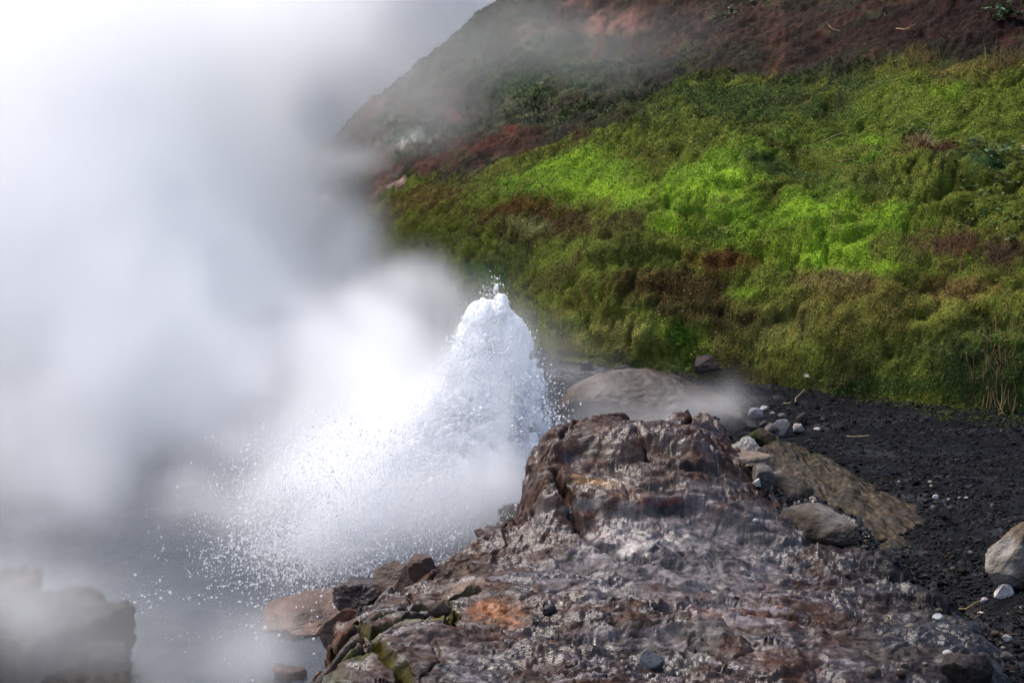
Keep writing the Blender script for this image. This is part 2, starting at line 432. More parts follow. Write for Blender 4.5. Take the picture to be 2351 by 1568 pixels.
ob = Blobs(Hout)
GREYR = (.14, .12, .115); BRN = (.085, .050, .036); DKB = (.035, .024, .018); ORG = (.34, .13, .05)
for a in [
    (1500, 1300, 330, 110, (.115, .095, .09)), (1600, 1250, 200, 60, (.14, .122, .118)), (1750, 1240, 160, 80, (.10, .09, .088)),
    (1350, 1060, 150, 90, BRN), (1240, 1080, 60, 90, (.09, .042, .026)), (1480, 1090, 160, 60, (.10, .066, .05)), (1640, 1130, 120, 50, (.12, .10, .098)),
    (1372, 1118, 62, 16, (.40, .23, .09)), (1500, 1165, 55, 13, (.26, .035, .025)), (1440, 1150, 60, 16, (.16, .07, .04)), (1200, 1160, 90, 40, (.07, .04, .028)),
    (1130, 1400, 75, 24, ORG), (1170, 1425, 60, 18, (.30, .14, .07)), (1075, 1360, 60, 26, (.22, .15, .11)), (1270, 1440, 80, 30, (.09, .06, .045)),
    (1450, 1462, 150, 46, DKB), (1380, 1490, 130, 30, (.045, .03, .024)), (1050, 1550, 180, 40, (.045, .03, .025)), (1100, 1500, 120, 26, (.05, .032, .026)),
    (1650, 1430, 90, 26, (.30, .19, .15)), (1600, 1470, 120, 30, (.20, .17, .15)), (1720, 1400, 60, 24, (.11, .05, .035)), (1760, 1440, 60, 22, (.13, .05, .035)),
    (1440, 1225, 120, 20, (.30, .25, .22)), (1500, 1255, 130, 16, (.34, .31, .28)), (1590, 1320, 60, 20, (.24, .22, .21)), (1560, 1500, 120, 30, (.10, .08, .065)),
    (790, 1410, 40, 26, (.16, .055, .025)), (850, 1370, 70, 26, (.045, .034, .034)), (960, 1400, 120, 34, (.10, .072, .062)), (950, 1460, 130, 40, (.12, .085, .072)), (760, 1500, 110, 26, (.09, .06, .048)),
    (720, 1545, 80, 22, (.05, .05, .014)), (840, 1512, 60, 10, (.075, .075, .014)), (960, 1428, 80, 7, (.16, .14, .02), 1, -.3), (870, 1490, 12, 20, (.14, .12, .02)),
    (1560, 1390, 60, 12, (.07, .05, .03)), (1330, 1330, 60, 8, (.06, .042, .034)),
]: ob.add(*a)
PUDDLES = [(1315, 1328, 60, 7), (1600, 1345, 60, 12), (1640, 1390, 50, 12), (1530, 1420, 40, 8), (1250, 1440, 26, 7), (1350, 1480, 60, 9), (1500, 1540, 80, 12)]
pb = Blobs(Hout)
for p in PUDDLES: pb.add(*p, (1, 1, 1))

def build_outcrop(mat):
    xs = np.arange(-.95, 2.1, .0042, dtype=f32); ys = np.geomspace(3.0, 6.5, 620).astype(f32)
    Y, X = np.meshgrid(ys, xs, indexing='ij')
    z, e, cd, rip, cell, n1 = out_height(X, Y)
    Z3 = z * 1.0
    n2 = fbm(X * 14, Y * 14, Z3 * 14, oct=4, seed=70)
    C = np.empty(X.shape + (3,), f32); C[:] = (.066, .033, .021)
    rust = sstep(.05, .45, fbm(X * 4, Y * 7, oct=5, seed=72))[..., None]; pur = sstep(.0, .4, fbm(X * 3, Y * 5, oct=5, seed=73))[..., None]
    C = lerp(C, np.array([.11, .040, .018], f32), rust * .6); C = lerp(C, np.array([.075, .058, .062], f32), pur * .6)
    C = ob.paint(X, Y, C, n1 * .9 + n2 * 1.0, .6)
    # pale silica crust, thick on the middle of the ledge, thin elsewhere; black mineral film in other places
    qx = X + .35 * Y + .05 * n1
    reg = np.exp(-((X - .62 - (5.0 - Y) * .1) / .42) ** 2) * sstep(5.5, 5.2, Y) * sstep(3.9, 4.3, Y)
    cr = fbm(qx * 5, Y * 13, Z3 * 12, oct=5, seed=71, gain=.6) + .16 * rip
    k = sstep(.14, .46, cr + .24 * reg - .08)[..., None]
    C = lerp(C, np.array([.24, .205, .20], f32), k * .85)
    bl = sstep(.15, .45, fbm(qx * 4 + 9, Y * 10, Z3 * 14, oct=5, seed=77, gain=.6))[..., None]
    C = lerp(C, np.array([.014, .011, .010], f32), bl * .8)
    alg = sstep(.032, .012, cd)[..., None] * sstep(.2, -.1, X)[..., None]
    C = lerp(C, np.array([.10, .09, .014], f32), alg * .8)
    dk = sstep(-.18, .22, X - 1.12 + (Y - 4.6) * -.12 + .25 * n1 + .1 * n2)[..., None]
    C = lerp(C, lerp(np.array([.022, .022, .025], f32), np.array([.075, .062, .05], f32), sstep(.1, .4, fbm(X * 3 + Y * 2, Y * 3 + X * 6, oct=4, seed=74))[..., None] * .8), dk * .85)
    gr = fbm(X * 24 + Y * 12, Y * 46, Z3 * 50, oct=4, seed=78, gain=.55)
    C = C * .52 * np.exp(1.4 * gr + 1.0 * n2)[..., None] * np.array([.97, .98, 1.06], f32)
    w = pb.paint(X, Y, np.zeros(X.shape + (1,), f32), n1 * .5 + n2 * .15, .3)[..., 0]
    zs = z.copy()
    pz = out_base(X, Y) - .012
    z = np.where(w > .5, np.minimum(z, lerp(z, pz, .8)), z)
    R = lerp(.20, .64, sstep(-.22, .2, fbm(X * 4, Y * 6, oct=4, seed=76) + .6 * n2)); R = lerp(R, .06, sstep(.4, .6, w))
    C = lerp(C, C * .35, sstep(.4, .7, w)[..., None])
    # push the cliff faces about sideways so that they are rough, not drawn out
    steep = np.abs(np.gradient(z, axis=1)) / .0042
    st = sstep(1.0, 3.0, steep)
    j = fbm(X * 12, Y * 12, z * 12, oct=4, seed=75)
    j2 = fbm(X * 12, Y * 12, z * 12, oct=4, seed=79)
    V = np.stack([X + st * j * .045, Y + st * j2 * .045, z], -1).reshape(-1, 3)
    Fq = grid_faces(*X.shape)
    keep = (z.reshape(-1)[Fq].max(1) > -.38)
    cc = np.concatenate([np.clip(C, .006, .6), R[..., None]], -1).reshape(-1, 4)
    V, Fq, cc = compact(V, Fq[keep], cc)
    return obj('rock_outcrop', make_mesh('rock_outcrop', V, Fq, cc), mat,
               'wet brown and grey bedrock ledge with a raised crag, in front of the spouting water', 'rock')

def compact(V, F, C):
    u, inv = np.unique(F, return_inverse=True)
    return V[u], inv.reshape(F.shape), (C[u] if C is not None else None)

# ------------------------------------------------------------------ ground sheet
gb = Blobs(Hnear)
for a in [(2150, 1450, 300, 90, (.060, .045, .033)), (2100, 1540, 320, 50, (.075, .050, .030)), (1900, 1480, 140, 40, (.020, .018, .014)), (1750, 1560, 160, 30, (.05, .04, .022)),
          (1800, 1300, 160, 50, (.075, .07, .07)), (2000, 1330, 220, 60, (.055, .052, .05)), (1850, 1200, 120, 60, (.12, .105, .09)),
          (1400, 850, 120, 16, (.05, .05, .055)), (1300, 860, 60, 20, (.06, .06, .065))]: gb.add(*a)

def ground_height(x, y):
    z = ground_base(x, y)
    near = sstep(14, 9, y)
    n = fbm(x * 2.4, y * 2.4, oct=4, seed=80)
    ch = fbm(x * 14, y * 24, oct=4, seed=81, ridged=True, gain=.6)
    f1, f2, ci = worley((x + .03 * n) * 17, y * 25, 11)
    chip = (_R[ci][..., 0] - .35) * sstep(.0, .16, f2 - f1)
    return z + near * (.035 * n + .010 * ch + .020 * chip * sstep(-.35, .3, n) + .004 * fbm(x * 60, y * 60, oct=2, seed=82)), ci, n

def build_ground(mat):
    u = np.concatenate([np.linspace(-1.5, -.32, 60), np.linspace(-.31, .50, 1000), np.linspace(.52, 1.5, 40)])
    y = np.concatenate([np.geomspace(.4, 3.1, 30), np.geomspace(3.12, 11, 900), np.geomspace(11.2, 900, 60)])
    Y, U = np.meshgrid(y, u, indexing='ij'); X = (U * Y).astype(f32); Y = Y.astype(f32)
    z, ci, n = ground_height(X, Y)
    n2 = fbm(X * 9, Y * 9, oct=4, seed=84)
    C = np.empty(X.shape + (3,), f32); C[:] = (.0065, .0072, .0090)
    C = gb.paint(X, Y, C, n * .8 + n2 * .5)
    C = C * (.7 + .7 * _R[ci][..., 1:2]) * (1 + .5 * n2[..., None])
    R = .5 + .3 * _R[ci][..., 2] - .3 * sstep(-.05, .35, fbm(X * 2.2, Y * 3.5, oct=4, seed=85))
    cc = np.concatenate([np.clip(C, .005, .5), R[..., None]], -1).reshape(-1, 4)
    V = np.stack([X, Y, z], -1).reshape(-1, 3)
    return obj('ground', make_mesh('ground', V, grid_faces(*X.shape), cc), mat, 'dark wet gravel ground between rock ledge and moss bank', 'ground', kind='structure')

# ------------------------------------------------------------------ loose rocks
_cs = {}
def cube_sphere(n):
    if n in _cs: return _cs[n]
    t = np.tan(np.linspace(-1, 1, n + 1) * math.pi / 4)
    A, B = np.meshgrid(t, t, indexing='ij'); o = np.ones_like(A)
    fs = [(o, A, B), (-o, B, A), (B, o, A), (A, -o, B), (A, B, o), (B, A, -o)]
    V = np.concatenate([np.stack(f, -1).reshape(-1, 3) for f in fs]); V /= np.linalg.norm(V, axis=1, keepdims=True)
    F = np.concatenate([grid_faces(n + 1, n + 1) + i * (n + 1) ** 2 for i in range(6)])
    key = np.round(V * 1e5).astype(np.int64)
    _, idx, inv = np.unique(key, axis=0, return_index=True, return_inverse=True)
    _cs[n] = (V[idx].astype(f32), inv.reshape(-1)[F].astype(np.int32))
    return _cs[n]

def rock_shape(n, size, seed, cuts=9, rough=.07, dmin=.55, dmax=.95, fine=.02):
    r = np.random.default_rng(seed); Dn, F = cube_sphere(n)
    P = r.normal(size=(cuts, 3)); P /= np.linalg.norm(P, axis=1, keepdims=True)
    dd = r.uniform(dmin, dmax, cuts)
    dot = Dn @ P.T
    rr = np.where(dot > .05, dd / np.maximum(dot, .05), 9.)
    rad = np.minimum(rr.min(1), 1.05)
    s = float(seed % 97)
    if rough: rad = rad * (1 + rough * fbm(Dn[:, 0] * 1.9 + s, Dn[:, 1] * 1.9, Dn[:, 2] * 1.9, oct=4, seed=seed % 50) * 1.6)
    if fine: rad = rad * (1 + fine * fbm(Dn[:, 0] * 11 + s, Dn[:, 1] * 11, Dn[:, 2] * 11, oct=3, seed=seed % 41))
    V = Dn * rad[:, None]
    lo = np.abs(V).max(0); V = V / lo * (np.array(size) / 2)
    return V.astype(f32), F

def rot(V, rx=0, ry=0, rz=0):
    from mathutils import Euler
    M = np.array(Euler((rx, ry, rz)).to_matrix(), f32); return V @ M.T

def rock_cols(V, c, seed, c2=None, var=.5, rough=.6, f=9.):
    s = seed * 1.7
    n = fbm(V[:, 0] * f + s, V[:, 1] * f, V[:, 2] * f, oct=4, seed=seed % 37)
    g2 = fbm(V[:, 0] * f * 5 + s, V[:, 1] * f * 5, V[:, 2] * f * 8, oct=4, seed=(seed + 11) % 37, gain=.65)
    vv = np.exp(1.6 * var * n + 1.3 * var * g2)[:, None]
    C = np.array(c, f32) * .68 * vv
    if c2 is not None:
        k = sstep(-.05, .3, fbm(V[:, 0] * f * .55 + s, V[:, 1] * f * .55, V[:, 2] * f * .55, oct=4, seed=(seed + 5) % 37))[:, None]
        C = lerp(C, np.array(c2, f32) * .68 * vv, k)
    return np.concatenate([np.clip(C, .004, .8), np.full((len(V), 1), rough, f32)], 1)

_gx = np.arange(-4.2, 5.2, .014, dtype=f32); _gy = np.arange(2.9, 12.2, .014, dtype=f32)
_GY, _GX = np.meshgrid(_gy, _gx, indexing='ij')
_HT = ground_height(_GX, _GY)[0]
_o = out_height(_GX, _GY)[0]; _HT = np.maximum(_HT, np.where(poly_sd(_GX, _GY, OUT) > -.1, _o, -9))
_h = hill_height(_GX, _GY)[0]; _HT = np.maximum(_HT, np.where(hill_d(_GX, _GY) > -.1, _h, -9))
def Htrue(x, y):
    x = np.asarray(x, f32); y = np.asarray(y, f32)
    i = np.clip(((y - _gy[0]) / .014).astype(int), 0, len(_gy) - 1); j = np.clip(((x - _gx[0]) / .014).astype(int), 0, len(_gx) - 1)
    return np.where(y > 12.1, Hall(x, y), _HT[i, j])

def px_size(dy_world): return K / FPX * dy_world                  # one display pixel in metres at a distance

def top_at(x, y):
    if y > 12.1: return float(hill_height(np.array([[x]], f32), np.array([[y]], f32))[0][0, 0])
    return float(Htrue(x, y))

WZ = lambda x, y: np.full(np.shape(x), .0, f32)
def place_rock(name, dx, dy, w, h, depth=1., seed=1, c=(.1, .1, .1), c2=None, label='', cat='rock', group=None, n=20, cuts=9, rz=0., rx=0., ry=0., mat=None, sink=.25, rough=.07, rv=.6, H=None, dmin=.55, dmax=.95, fine=.02, f=9., var=.5, zb=None, Y=None):
    """dx,dy: where the foot of the rock meets the ground (display px); w,h its width and height there (display px)"""
    p = at_z(dx * K, dy * K, zb) if zb is not None else march(dx * K, dy * K, WZ if H is WZ else Htrue)
    if Y is not None: p = at_y(dx * K, dy * K, Y); p[2] = float(Htrue(p[0], Y))
    s = px_size(math.hypot(p[0], p[1]))
    size = (w * s, w * s * depth, h * s * (1 + sink))
    V, F = rock_shape(n, size, seed, cuts, rough, dmin, dmax, fine)
    V = rot(V, rx, ry, rz)
    c_ = rock_cols(V, c, seed, c2, rough=rv, f=f / max(w * s, .02) * .2, var=var)
    y = p[1] + size[1] * .3
    if Y is not None:
        base = at_y(dx * K, dy * K, Y)[2]; lowz = float(Htrue(p[0], y)) - .06; top = base + h * s
        V[:, 2] *= (top - lowz) / max(np.ptp(V[:, 2]), 1e-4)
        return obj(name, make_mesh(name, V, F, c_), mat, label, cat, group, loc=(p[0], y, top - V[:, 2].max()))
    z = (zb if zb is not None else 0. if H is WZ else min(p[2] + .02, top_at(p[0], y))) + size[2] * (.5 - sink / (1 + sink))
    return obj(name, make_mesh(name, V, F, c_), mat, label, cat, group, loc=(p[0], y, z))

# ================================================================== BUILD
M_hill = col_attr_mat('hillside_soil', rough=.95, var=.7, scales=(14, 70), bump=1., bscale=40, spec=.12, bump_d=.03)
M_moss = col_attr_mat('moss', rough=.95, var=.45, scales=(12, 70), bump=.5, bscale=90, spec=.1)
M_rock = col_attr_mat('wet_rock', var=.6, scales=(20, 130), bump=.4, bscale=55, spec=.52, rough_from_alpha=True, bump_d=.010, stretch=(1, 1.9, 1.9), coat=.15)
M_ground = col_attr_mat('wet_gravel', var=.6, scales=(25, 160), bump=.8, bscale=130, spec=.34, rough_from_alpha=True, bump_d=.008)
M_stone = col_attr_mat('stone', var=.5, scales=(25, 160), bump=.5, bscale=120, spec=.35, rough_from_alpha=True, bump_d=.006)
M_chip = col_attr_mat('gravel_chips', var=.3, scales=(30, 90), spec=.22, rough_from_alpha=True)
M_leaf = col_attr_mat('plant', rough=.6, var=.3, scales=(20, 80), spec=.3)

build_ground(M_ground)

# ---- hillside + moss
HX, HY = fan(-.40, .56, 1150, 7.2, 40, 780)
Hz, Hn, Hdisp, Hm, Hd = hill_surface(HX, HY)
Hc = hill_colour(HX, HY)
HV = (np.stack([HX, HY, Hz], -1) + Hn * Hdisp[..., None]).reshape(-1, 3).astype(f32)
HF = grid_faces(*HX.shape)
inside = (Hd.reshape(-1)[HF].max(1) > -.10) | ((HY.reshape(-1)[HF].min(1) > 9.0) & (Hd.reshape(-1)[HF].max(1) > -1.1))
mossy = (Hm.reshape(-1)[HF].mean(1) > .5)
HCf = Hc.reshape(-1, 3)
V_, F_, C_ = compact(HV, HF[inside & ~mossy], HCf)
obj('hillside', make_mesh('hillside', V_, F_, C_), M_hill, 'steep slope of red soil and thin dull growth rising into the steam', 'hillside', kind='structure')
mV, mF, mC = compact(HV, HF[inside & mossy], HCf)

# moss fuzz: small blades standing on the cushions
fq = HF[inside & mossy]
pp = HV[fq]
fn = np.cross(pp[:, 2] - pp[:, 0], pp[:, 3] - pp[:, 1]); area = np.linalg.norm(fn, axis=1) / 2
fn /= np.maximum(np.linalg.norm(fn, axis=1, keepdims=True), 1e-9)
cen = pp.mean(1)
vis = (np.abs(cen[:, 0] / cen[:, 1]) < .53) & (cen[:, 1] < 24)
wgt = area * vis / (cen[:, 1] ** 1.2)
NB = 1100000
pick = rng.choice(len(fq), NB, p=wgt / wgt.sum())
a, b = rng.random((2, NB, 1)).astype(f32)
Q = pp[pick]
base = (Q[:, 0] * (1 - a) + Q[:, 1] * a) * (1 - b) + (Q[:, 3] * (1 - a) + Q[:, 2] * a) * b
nrm = fn[pick]
dist = base[:, 1:2] / 10
blade = rng.random((NB, 1)) < .25
ln = (rng.gamma(4, .25, (NB, 1)) * np.where(blade, .011, .0062) * dist ** .6).astype(f32)
wd = np.where(blade, ln * .16, ln * .45) + .0012 * dist
rv = rng.normal(0, 1, (NB, 3)); tang = rv - nrm * (rv * nrm).sum(1, keepdims=True)
tang /= np.linalg.norm(tang, axis=1, keepdims=True)
dirv = np.where(blade, nrm * .9 + rng.normal(0, .4, (NB, 3)) + np.array([0, -.15, .25]), tang + nrm * rng.normal(.15, .22, (NB, 1)))
dirv /= np.linalg.norm(dirv, axis=1, keepdims=True)
side = np.cross(dirv, np.where(blade, rng.normal(size=(NB, 3)), nrm + .15 * rng.normal(size=(NB, 3)))); side /= np.linalg.norm(side, axis=1, keepdims=True)
base = base + nrm * np.where(blade, -.003, rng.random((NB, 1)) ** 2 * .012 * dist ** .5)
tri = np.stack([base - side * wd, base + side * wd, base + dirv * ln], 1)
bc = HCf[fq[:, 0]][pick]
jit = np.exp(rng.normal(0, .28, (NB, 1)))
hue = rng.normal(0, .12, (NB, 1))
bc = bc * 1.12 * jit * np.concatenate([1 + hue, np.ones_like(hue), 1 - hue * .5], 1)
straw = rng.random(NB) < .035
bc[straw] = np.array([.22, .17, .07]) * jit[straw] * .8
bc = np.repeat(np.clip(bc, .004, .6), 3, 0)
gp = [tuple(march(a * K, b * K, ground_base)[:2]) for a, b in [(1560, 838), (1720, 850), (1900, 870), (2100, 885), (2420, 880), (2420, 1000), (2260, 985), (2080, 945), (1900, 905), (1720, 868)]]
NG = 160000
qx = rng.uniform(.6, 4.2, NG).astype(f32); qy = rng.uniform(6.3, 9.8, NG).astype(f32)
sd = poly_sd(qx, qy, gp); kp = (sd + .35 * fbm(qx * 4, qy * 6, oct=4, seed=97) > .06) & (rng.random(NG) < .85)
qx, qy = qx[kp], qy[kp]; NG = len(qx); qz = np.maximum(ground_height(qx, qy)[0], hill_height(qx, qy)[0])
tl = np.clip(fbm(qx * 9, qy * 12, oct=3, seed=98), -.3, .6) * .06
bs = np.stack([qx, qy, qz + tl * rng.random(NG)], 1); dv = rng.normal(0, 1, (NG, 3)) * np.array([1, 1, .6]); dv /= np.linalg.norm(dv, axis=1, keepdims=True)
sd_ = np.cross(dv, np.array([0, 0, 1.]) + .3 * rng.normal(size=(NG, 3))); sd_ /= np.linalg.norm(sd_, axis=1, keepdims=True); ln_ = rng.gamma(4, .25, (NG, 1)) * .010
tri = np.concatenate([tri, np.stack([bs - sd_ * ln_ * .4, bs + sd_ * ln_ * .4, bs + dv * ln_], 1)])
gc = np.array([.032, .046, .010]) * np.exp(rng.normal(0, .4, (NG, 1))) * (1 + rng.normal(0, .12, (NG, 3)))
bc = np.concatenate([bc, np.repeat(np.clip(gc, .003, .2), 3, 0)]); NB += NG
nV = len(mV)
allV = np.concatenate([mV, tri.reshape(-1, 3)]); allC = np.concatenate([mC, bc])
triF = np.arange(NB * 3, dtype=np.int32).reshape(-1, 3) + nV
qT = np.concatenate([mF[:, [0, 1, 2]], mF[:, [0, 2, 3]]])
obj('moss', make_mesh('moss', allV, np.concatenate([qT, triF]), allC), M_moss,
    'cushions of bright green, olive and brown moss covering the bank', 'moss', kind='stuff')

# thin growth on the upper slope: sparse tufts of dull green blades
fq2 = HF[inside & ~mossy]; pp2 = HV[fq2]; cen2 = pp2.mean(1)
gcol = HCf[fq2[:, 0]]
greenish = np.clip((gcol[:, 1] - gcol[:, 0] * .95) * 40, 0, 1) + .004
fn2 = np.cross(pp2[:, 2] - pp2[:, 0], pp2[:, 3] - pp2[:, 1]); ar2 = np.linalg.norm(fn2, axis=1) / 2; fn2 /= np.maximum(np.linalg.norm(fn2, axis=1, keepdims=True), 1e-9)
cl = sstep(.0, .35, fbm(cen2[:, 0] * 3, cen2[:, 1] * 3, oct=3, seed=90))
w2 = ar2 * greenish * (.15 + cl) * (cen2[:, 1] < 32) * (np.abs(cen2[:, 0] / cen2[:, 1]) < .42) / cen2[:, 1] ** 1.2
NB2 = 150000
pick = rng.choice(len(fq2), NB2, p=w2 / w2.sum()); Q = pp2[pick]; a, b = rng.random((2, NB2, 1)).astype(f32)
base = (Q[:, 0] * (1 - a) + Q[:, 1] * a) * (1 - b) + (Q[:, 3] * (1 - a) + Q[:, 2] * a) * b
dist = base[:, 1:2] / 10
ln = (rng.gamma(3, .33, (NB2, 1)) * .014 * dist ** .5).astype(f32); wd = ln * .22 + .001 * dist
dirv = fn2[pick] * .5 + rng.normal(0, .5, (NB2, 3)) + np.array([0, -.1, .4]); dirv /= np.linalg.norm(dirv, axis=1, keepdims=True)
side = np.cross(dirv, rng.normal(size=(NB2, 3))); side /= np.linalg.norm(side, axis=1, keepdims=True)
tri = np.stack([base - side * wd, base + side * wd, base + dirv * ln], 1)
tc2 = gcol[pick] * np.exp(rng.normal(.45, .3, (NB2, 1))) * np.array([.9, 1.15, .8])
obj('sparse_grass', make_mesh('sparse_grass', tri.reshape(-1, 3), np.arange(NB2 * 3).reshape(-1, 3), np.repeat(np.clip(tc2, .004, .5), 3, 0), smooth=False), M_leaf,
    'sparse low grass growing on the red soil slope', 'grass', kind='stuff')

# ---- bedrock
build_outcrop(M_rock)

# ---- gravel chips lying on the ground
Vc, Fc = cube_sphere(1)
NC = 50000
gx = rng.uniform(-.05, .60, NC * 3); gy = np.exp(rng.uniform(math.log(3.3), math.log(9.6), NC * 3)); gx = gx * gy
gx = gx.astype(f32); gy = gy.astype(f32)
ok = (poly_sd(gx, gy, OUT) < .12 + .25 * (gx > 1.0)) & (poly_sd(gx, gy, POOL) < -.05) & (hill_d(gx, gy) < .05)
ok &= (rng.random(NC * 3) < .35 + .65 * sstep(-.2, .3, fbm(gx * 2.5, gy * 2.5, oct=3, seed=95)))
gx, gy = gx[ok][:NC], gy[ok][:NC]; n = len(gx)
gz = ground_height(gx, gy)[0]
oz = np.where(poly_sd(gx, gy, OUT) > 0, out_height(gx, gy)[0], -9); gz = np.maximum(gz, oz)
sz = (np.exp(np.clip(rng.normal(0, .62, n), -1.6, 1.25)) * .0045).astype(f32)
S = np.stack([sz * rng.uniform(.8, 1.9, n), sz * rng.uniform(.7, 1.3, n), sz * rng.uniform(.3, .7, n)], 1)
an = rng.uniform(0, 6.28, n)
P = Vc[None] * (1 + np.clip(rng.normal(0, .22, (n, len(Vc), 1)), -.4, .4)) * S[:, None]
Pr = np.stack([P[..., 0] * np.cos(an)[:, None] - P[..., 1] * np.sin(an)[:, None], P[..., 0] * np.sin(an)[:, None] + P[..., 1] * np.cos(an)[:, None], P[..., 2] + P[..., 0] * np.clip(rng.normal(0, .22, (n, 1)), -.4, .4)], -1)
Pr = Pr + np.stack([gx, gy, gz + S[:, 2] * .3], 1)[:, None]
pal = np.array([(.03, .033, .04), (.045, .047, .055), (.06, .05, .045), (.022, .022, .026), (.075, .06, .045), (.12, .11, .11), (.09, .04, .03)], f32)
ci = rng.choice(len(pal), n, p=[.3, .23, .16, .16, .09, .03, .03])
cc = pal[ci] * .28 * np.exp(rng.normal(0, .35, (n, 1)))
cc = np.concatenate([cc, rng.uniform(.4, .8, (n, 1))], 1)
F_all = (Fc[None] + (np.arange(n) * len(Vc))[:, None, None]).reshape(-1, 4)
obj('gravel', make_mesh('gravel', Pr.reshape(-1, 3), F_all, np.repeat(cc, len(Vc), 0), smooth=False), M_chip, 'dark slaty gravel chips strewn over the ground', 'gravel', kind='stuff')

# ---- individual rocks
PR = lambda *a, **k: place_rock(*a, mat=M_stone, **k)
PR('rounded_rock', 1500, 1012, 470, 150, .8, 11, (.11, .09, .078), (.065, .038, .024), 'broad rounded grey brown rock steaming behind the raised crag', n=110, cuts=10, rough=.07, rv=.5, dmin=.78, dmax=1.0, fine=.035, sink=.6, f=30, Y=7.0, var=.7)
PR('knob_rock', 1605, 1048, 110, 95, .7, 5, (.17, .085, .065), (.22, .17, .15), 'reddish brown knob of rock between crag and rounded rock', n=50, cuts=6, rv=.4, Y=6.3)
PR('pale_rock', 1690, 1165, 180, 120, .8, 8, (.24, .19, .155), (.15, .11, .085), 'pale tan grainy rock right of the crag, below the white rock', n=70, rv=.8, fine=.06, Y=5.75, rz=.5, var=.3, rough=.14, dmin=.7)
PR('white_rock', 1712, 1085, 105, 88, .8, 15, (.55, .52, .48), (.34, .26, .2), 'chalky white rock perched on the pale tan rock', n=60, rv=.85, fine=.09, rough=.18, Y=5.95, ry=.3, var=.25, dmin=.5, cuts=12)
PR('rock_shard', 1660, 1066, 96, 26, .35, 23, (.10, .055, .042), (.14, .10, .085), 'dark splinter of rock leaning against the white rock', n=36, ry=-.5, zb=.62, rv=.4, sink=0)
PR('grey_rock', 1752, 1120, 64, 48, .9, 27, (.15, .135, .13), (.11, .085, .07), 'grey rock wedged right of the pale tan rock', n=36, H=Hnear)
PR('mossy_rock', 1742, 1042, 92, 58, .8, 31, (.10, .075, .05), (.05, .06, .02), 'brown rock with a touch of moss behind the white rock', n=40, H=Hnear)
PR('cracked_rock', 1806, 1132, 150, 62, .9, 36, (.075, .062, .053), (.05, .04, .03), 'brown grey rock beside a dark mossy hollow', n=56, rough=.12, sink=1.0, dmin=.7)
PR('flat_rock', 1890, 1232, 230, 46, .9, 38, (.075, .06, .048), (.15, .135, .125), 'low flat brown rock streaked with white crust, right of the hollow', n=70, H=Hnear, rough=.12, sink=1.6, rz=-.5, dmin=.7)
PR('dark_boulder', 1640, 868, 105, 48, .8, 41, (.035, .028, .026), (.05, .04, .035), 'nearly black boulder tucked under the edge of the moss', n=40, cuts=7, H=Hall, rv=.5)
PR('boulder', 2338, 1352, 150, 150, .8, 44, (.13, .10, .072), (.30, .27, .24), 'big tan and white boulder at the right edge, on dark gravel', n=70, cuts=9, H=ground_base, rv=.75, rough=.09, sink=.12, var=.35)
PR('dark_stone', 2228, 1580, 120, 78, .9, 47, (.035, .03, .032), (.05, .042, .04), 'smooth dark stone at the bottom right, half out of the picture', n=40, cuts=5, H=ground_base)
PR('triangular_stone', 2303, 1376, 50, 34, .6, 49, (.66, .62, .62), (.5, .45, .44), 'white triangular stone below the big tan boulder', n=20, cuts=7, H=ground_base, ry=.4, dmin=.35)
PR('black_pebble', 1262, 1416, 36, 26, .8, 51, (.022, .02, .022), None, 'smooth black oval pebble lying on the ledge near the orange patch', 'pebble', n=20, cuts=2, rough=.02, rv=.28, dmin=.9, H=Hout, fine=0)
PR('slate_chip', 1497, 1530, 62, 46, .6, 53, (.10, .105, .12), (.14, .145, .16), 'pointed blue grey slate chip standing on wet ledge', n=24, cuts=8, rv=.3, H=Hout, dmin=.3, dmax=.8, rough=.03)
PR('slab_block', 842, 1428, 190, 110, .9, 57, (.05, .037, .036), (.075, .052, .048), 'dark purplish wet block at the broken edge of the ledge', zb=0.08, n=60, cuts=16, rv=.35, H=Hout, dmin=.6, rough=.12, rz=.9, fine=.05)
PR('rust_block', 788, 1490, 130, 90, .8, 59, (.13, .042, .02), (.05, .03, .024), 'rusty orange block at the ledge edge, left of the dark block', zb=0.10, n=44, cuts=9, rv=.4, H=Hout, dmin=.5, rz=.6)
PR('edge_rock', 925, 1368, 150, 80, .8, 61, (.095, .065, .053), (.07, .045, .035), 'brown lumpy rock on the ledge edge beside the spray', zb=0.26, n=50, rv=.4, H=Hout)
PR('edge_stone', 972, 1332, 84, 66, .8, 63, (.10, .062, .05), (.14, .11, .10), 'angular brown stone on top of the ledge edge, next to the lumpy rock', zb=0.38, n=36, rv=.4, H=Hout, dmin=.45)
PR('ledge_stone', 1002, 1412, 74, 42, .8, 65, (.095, .065, .052), (.06, .05, .02), 'rounded brown stone in the crack of the ledge', n=36, rv=.35, H=Hout)
PR('foot_rock', 1178, 1212, 100, 56, .8, 67, (.075, .045, .034), (.10, .075, .065), 'dark brown rock at the foot of the crag in the spray', zb=0.22, n=44, rv=.35, H=Hout)
PR('spray_stone', 1122, 1236, 70, 34, .8, 69, (.09, .05, .045), (.16, .13, .13), 'small splashed stone on the ledge edge left of the crag foot', zb=0.26, n=30, rv=.3, H=Hout)
WZ = lambda x, y: np.full(np.shape(x), .0, f32)
PR('sunken_rock', 705, 1446, 320, 46, 1., 71, (.26, .165, .13), (.13, .08, .06), 'pinkish tan rock shelf in the misty shallows by the rust block', n=90, cuts=16, rv=.45, H=WZ, sink=.9, rough=.10, fine=.05, dmin=.6)
PR('shallow_stone', 655, 1418, 66, 26, .8, 73, (.16, .11, .09), None, 'small brown stone in the misty shallows', n=24, rv=.4, H=WZ)
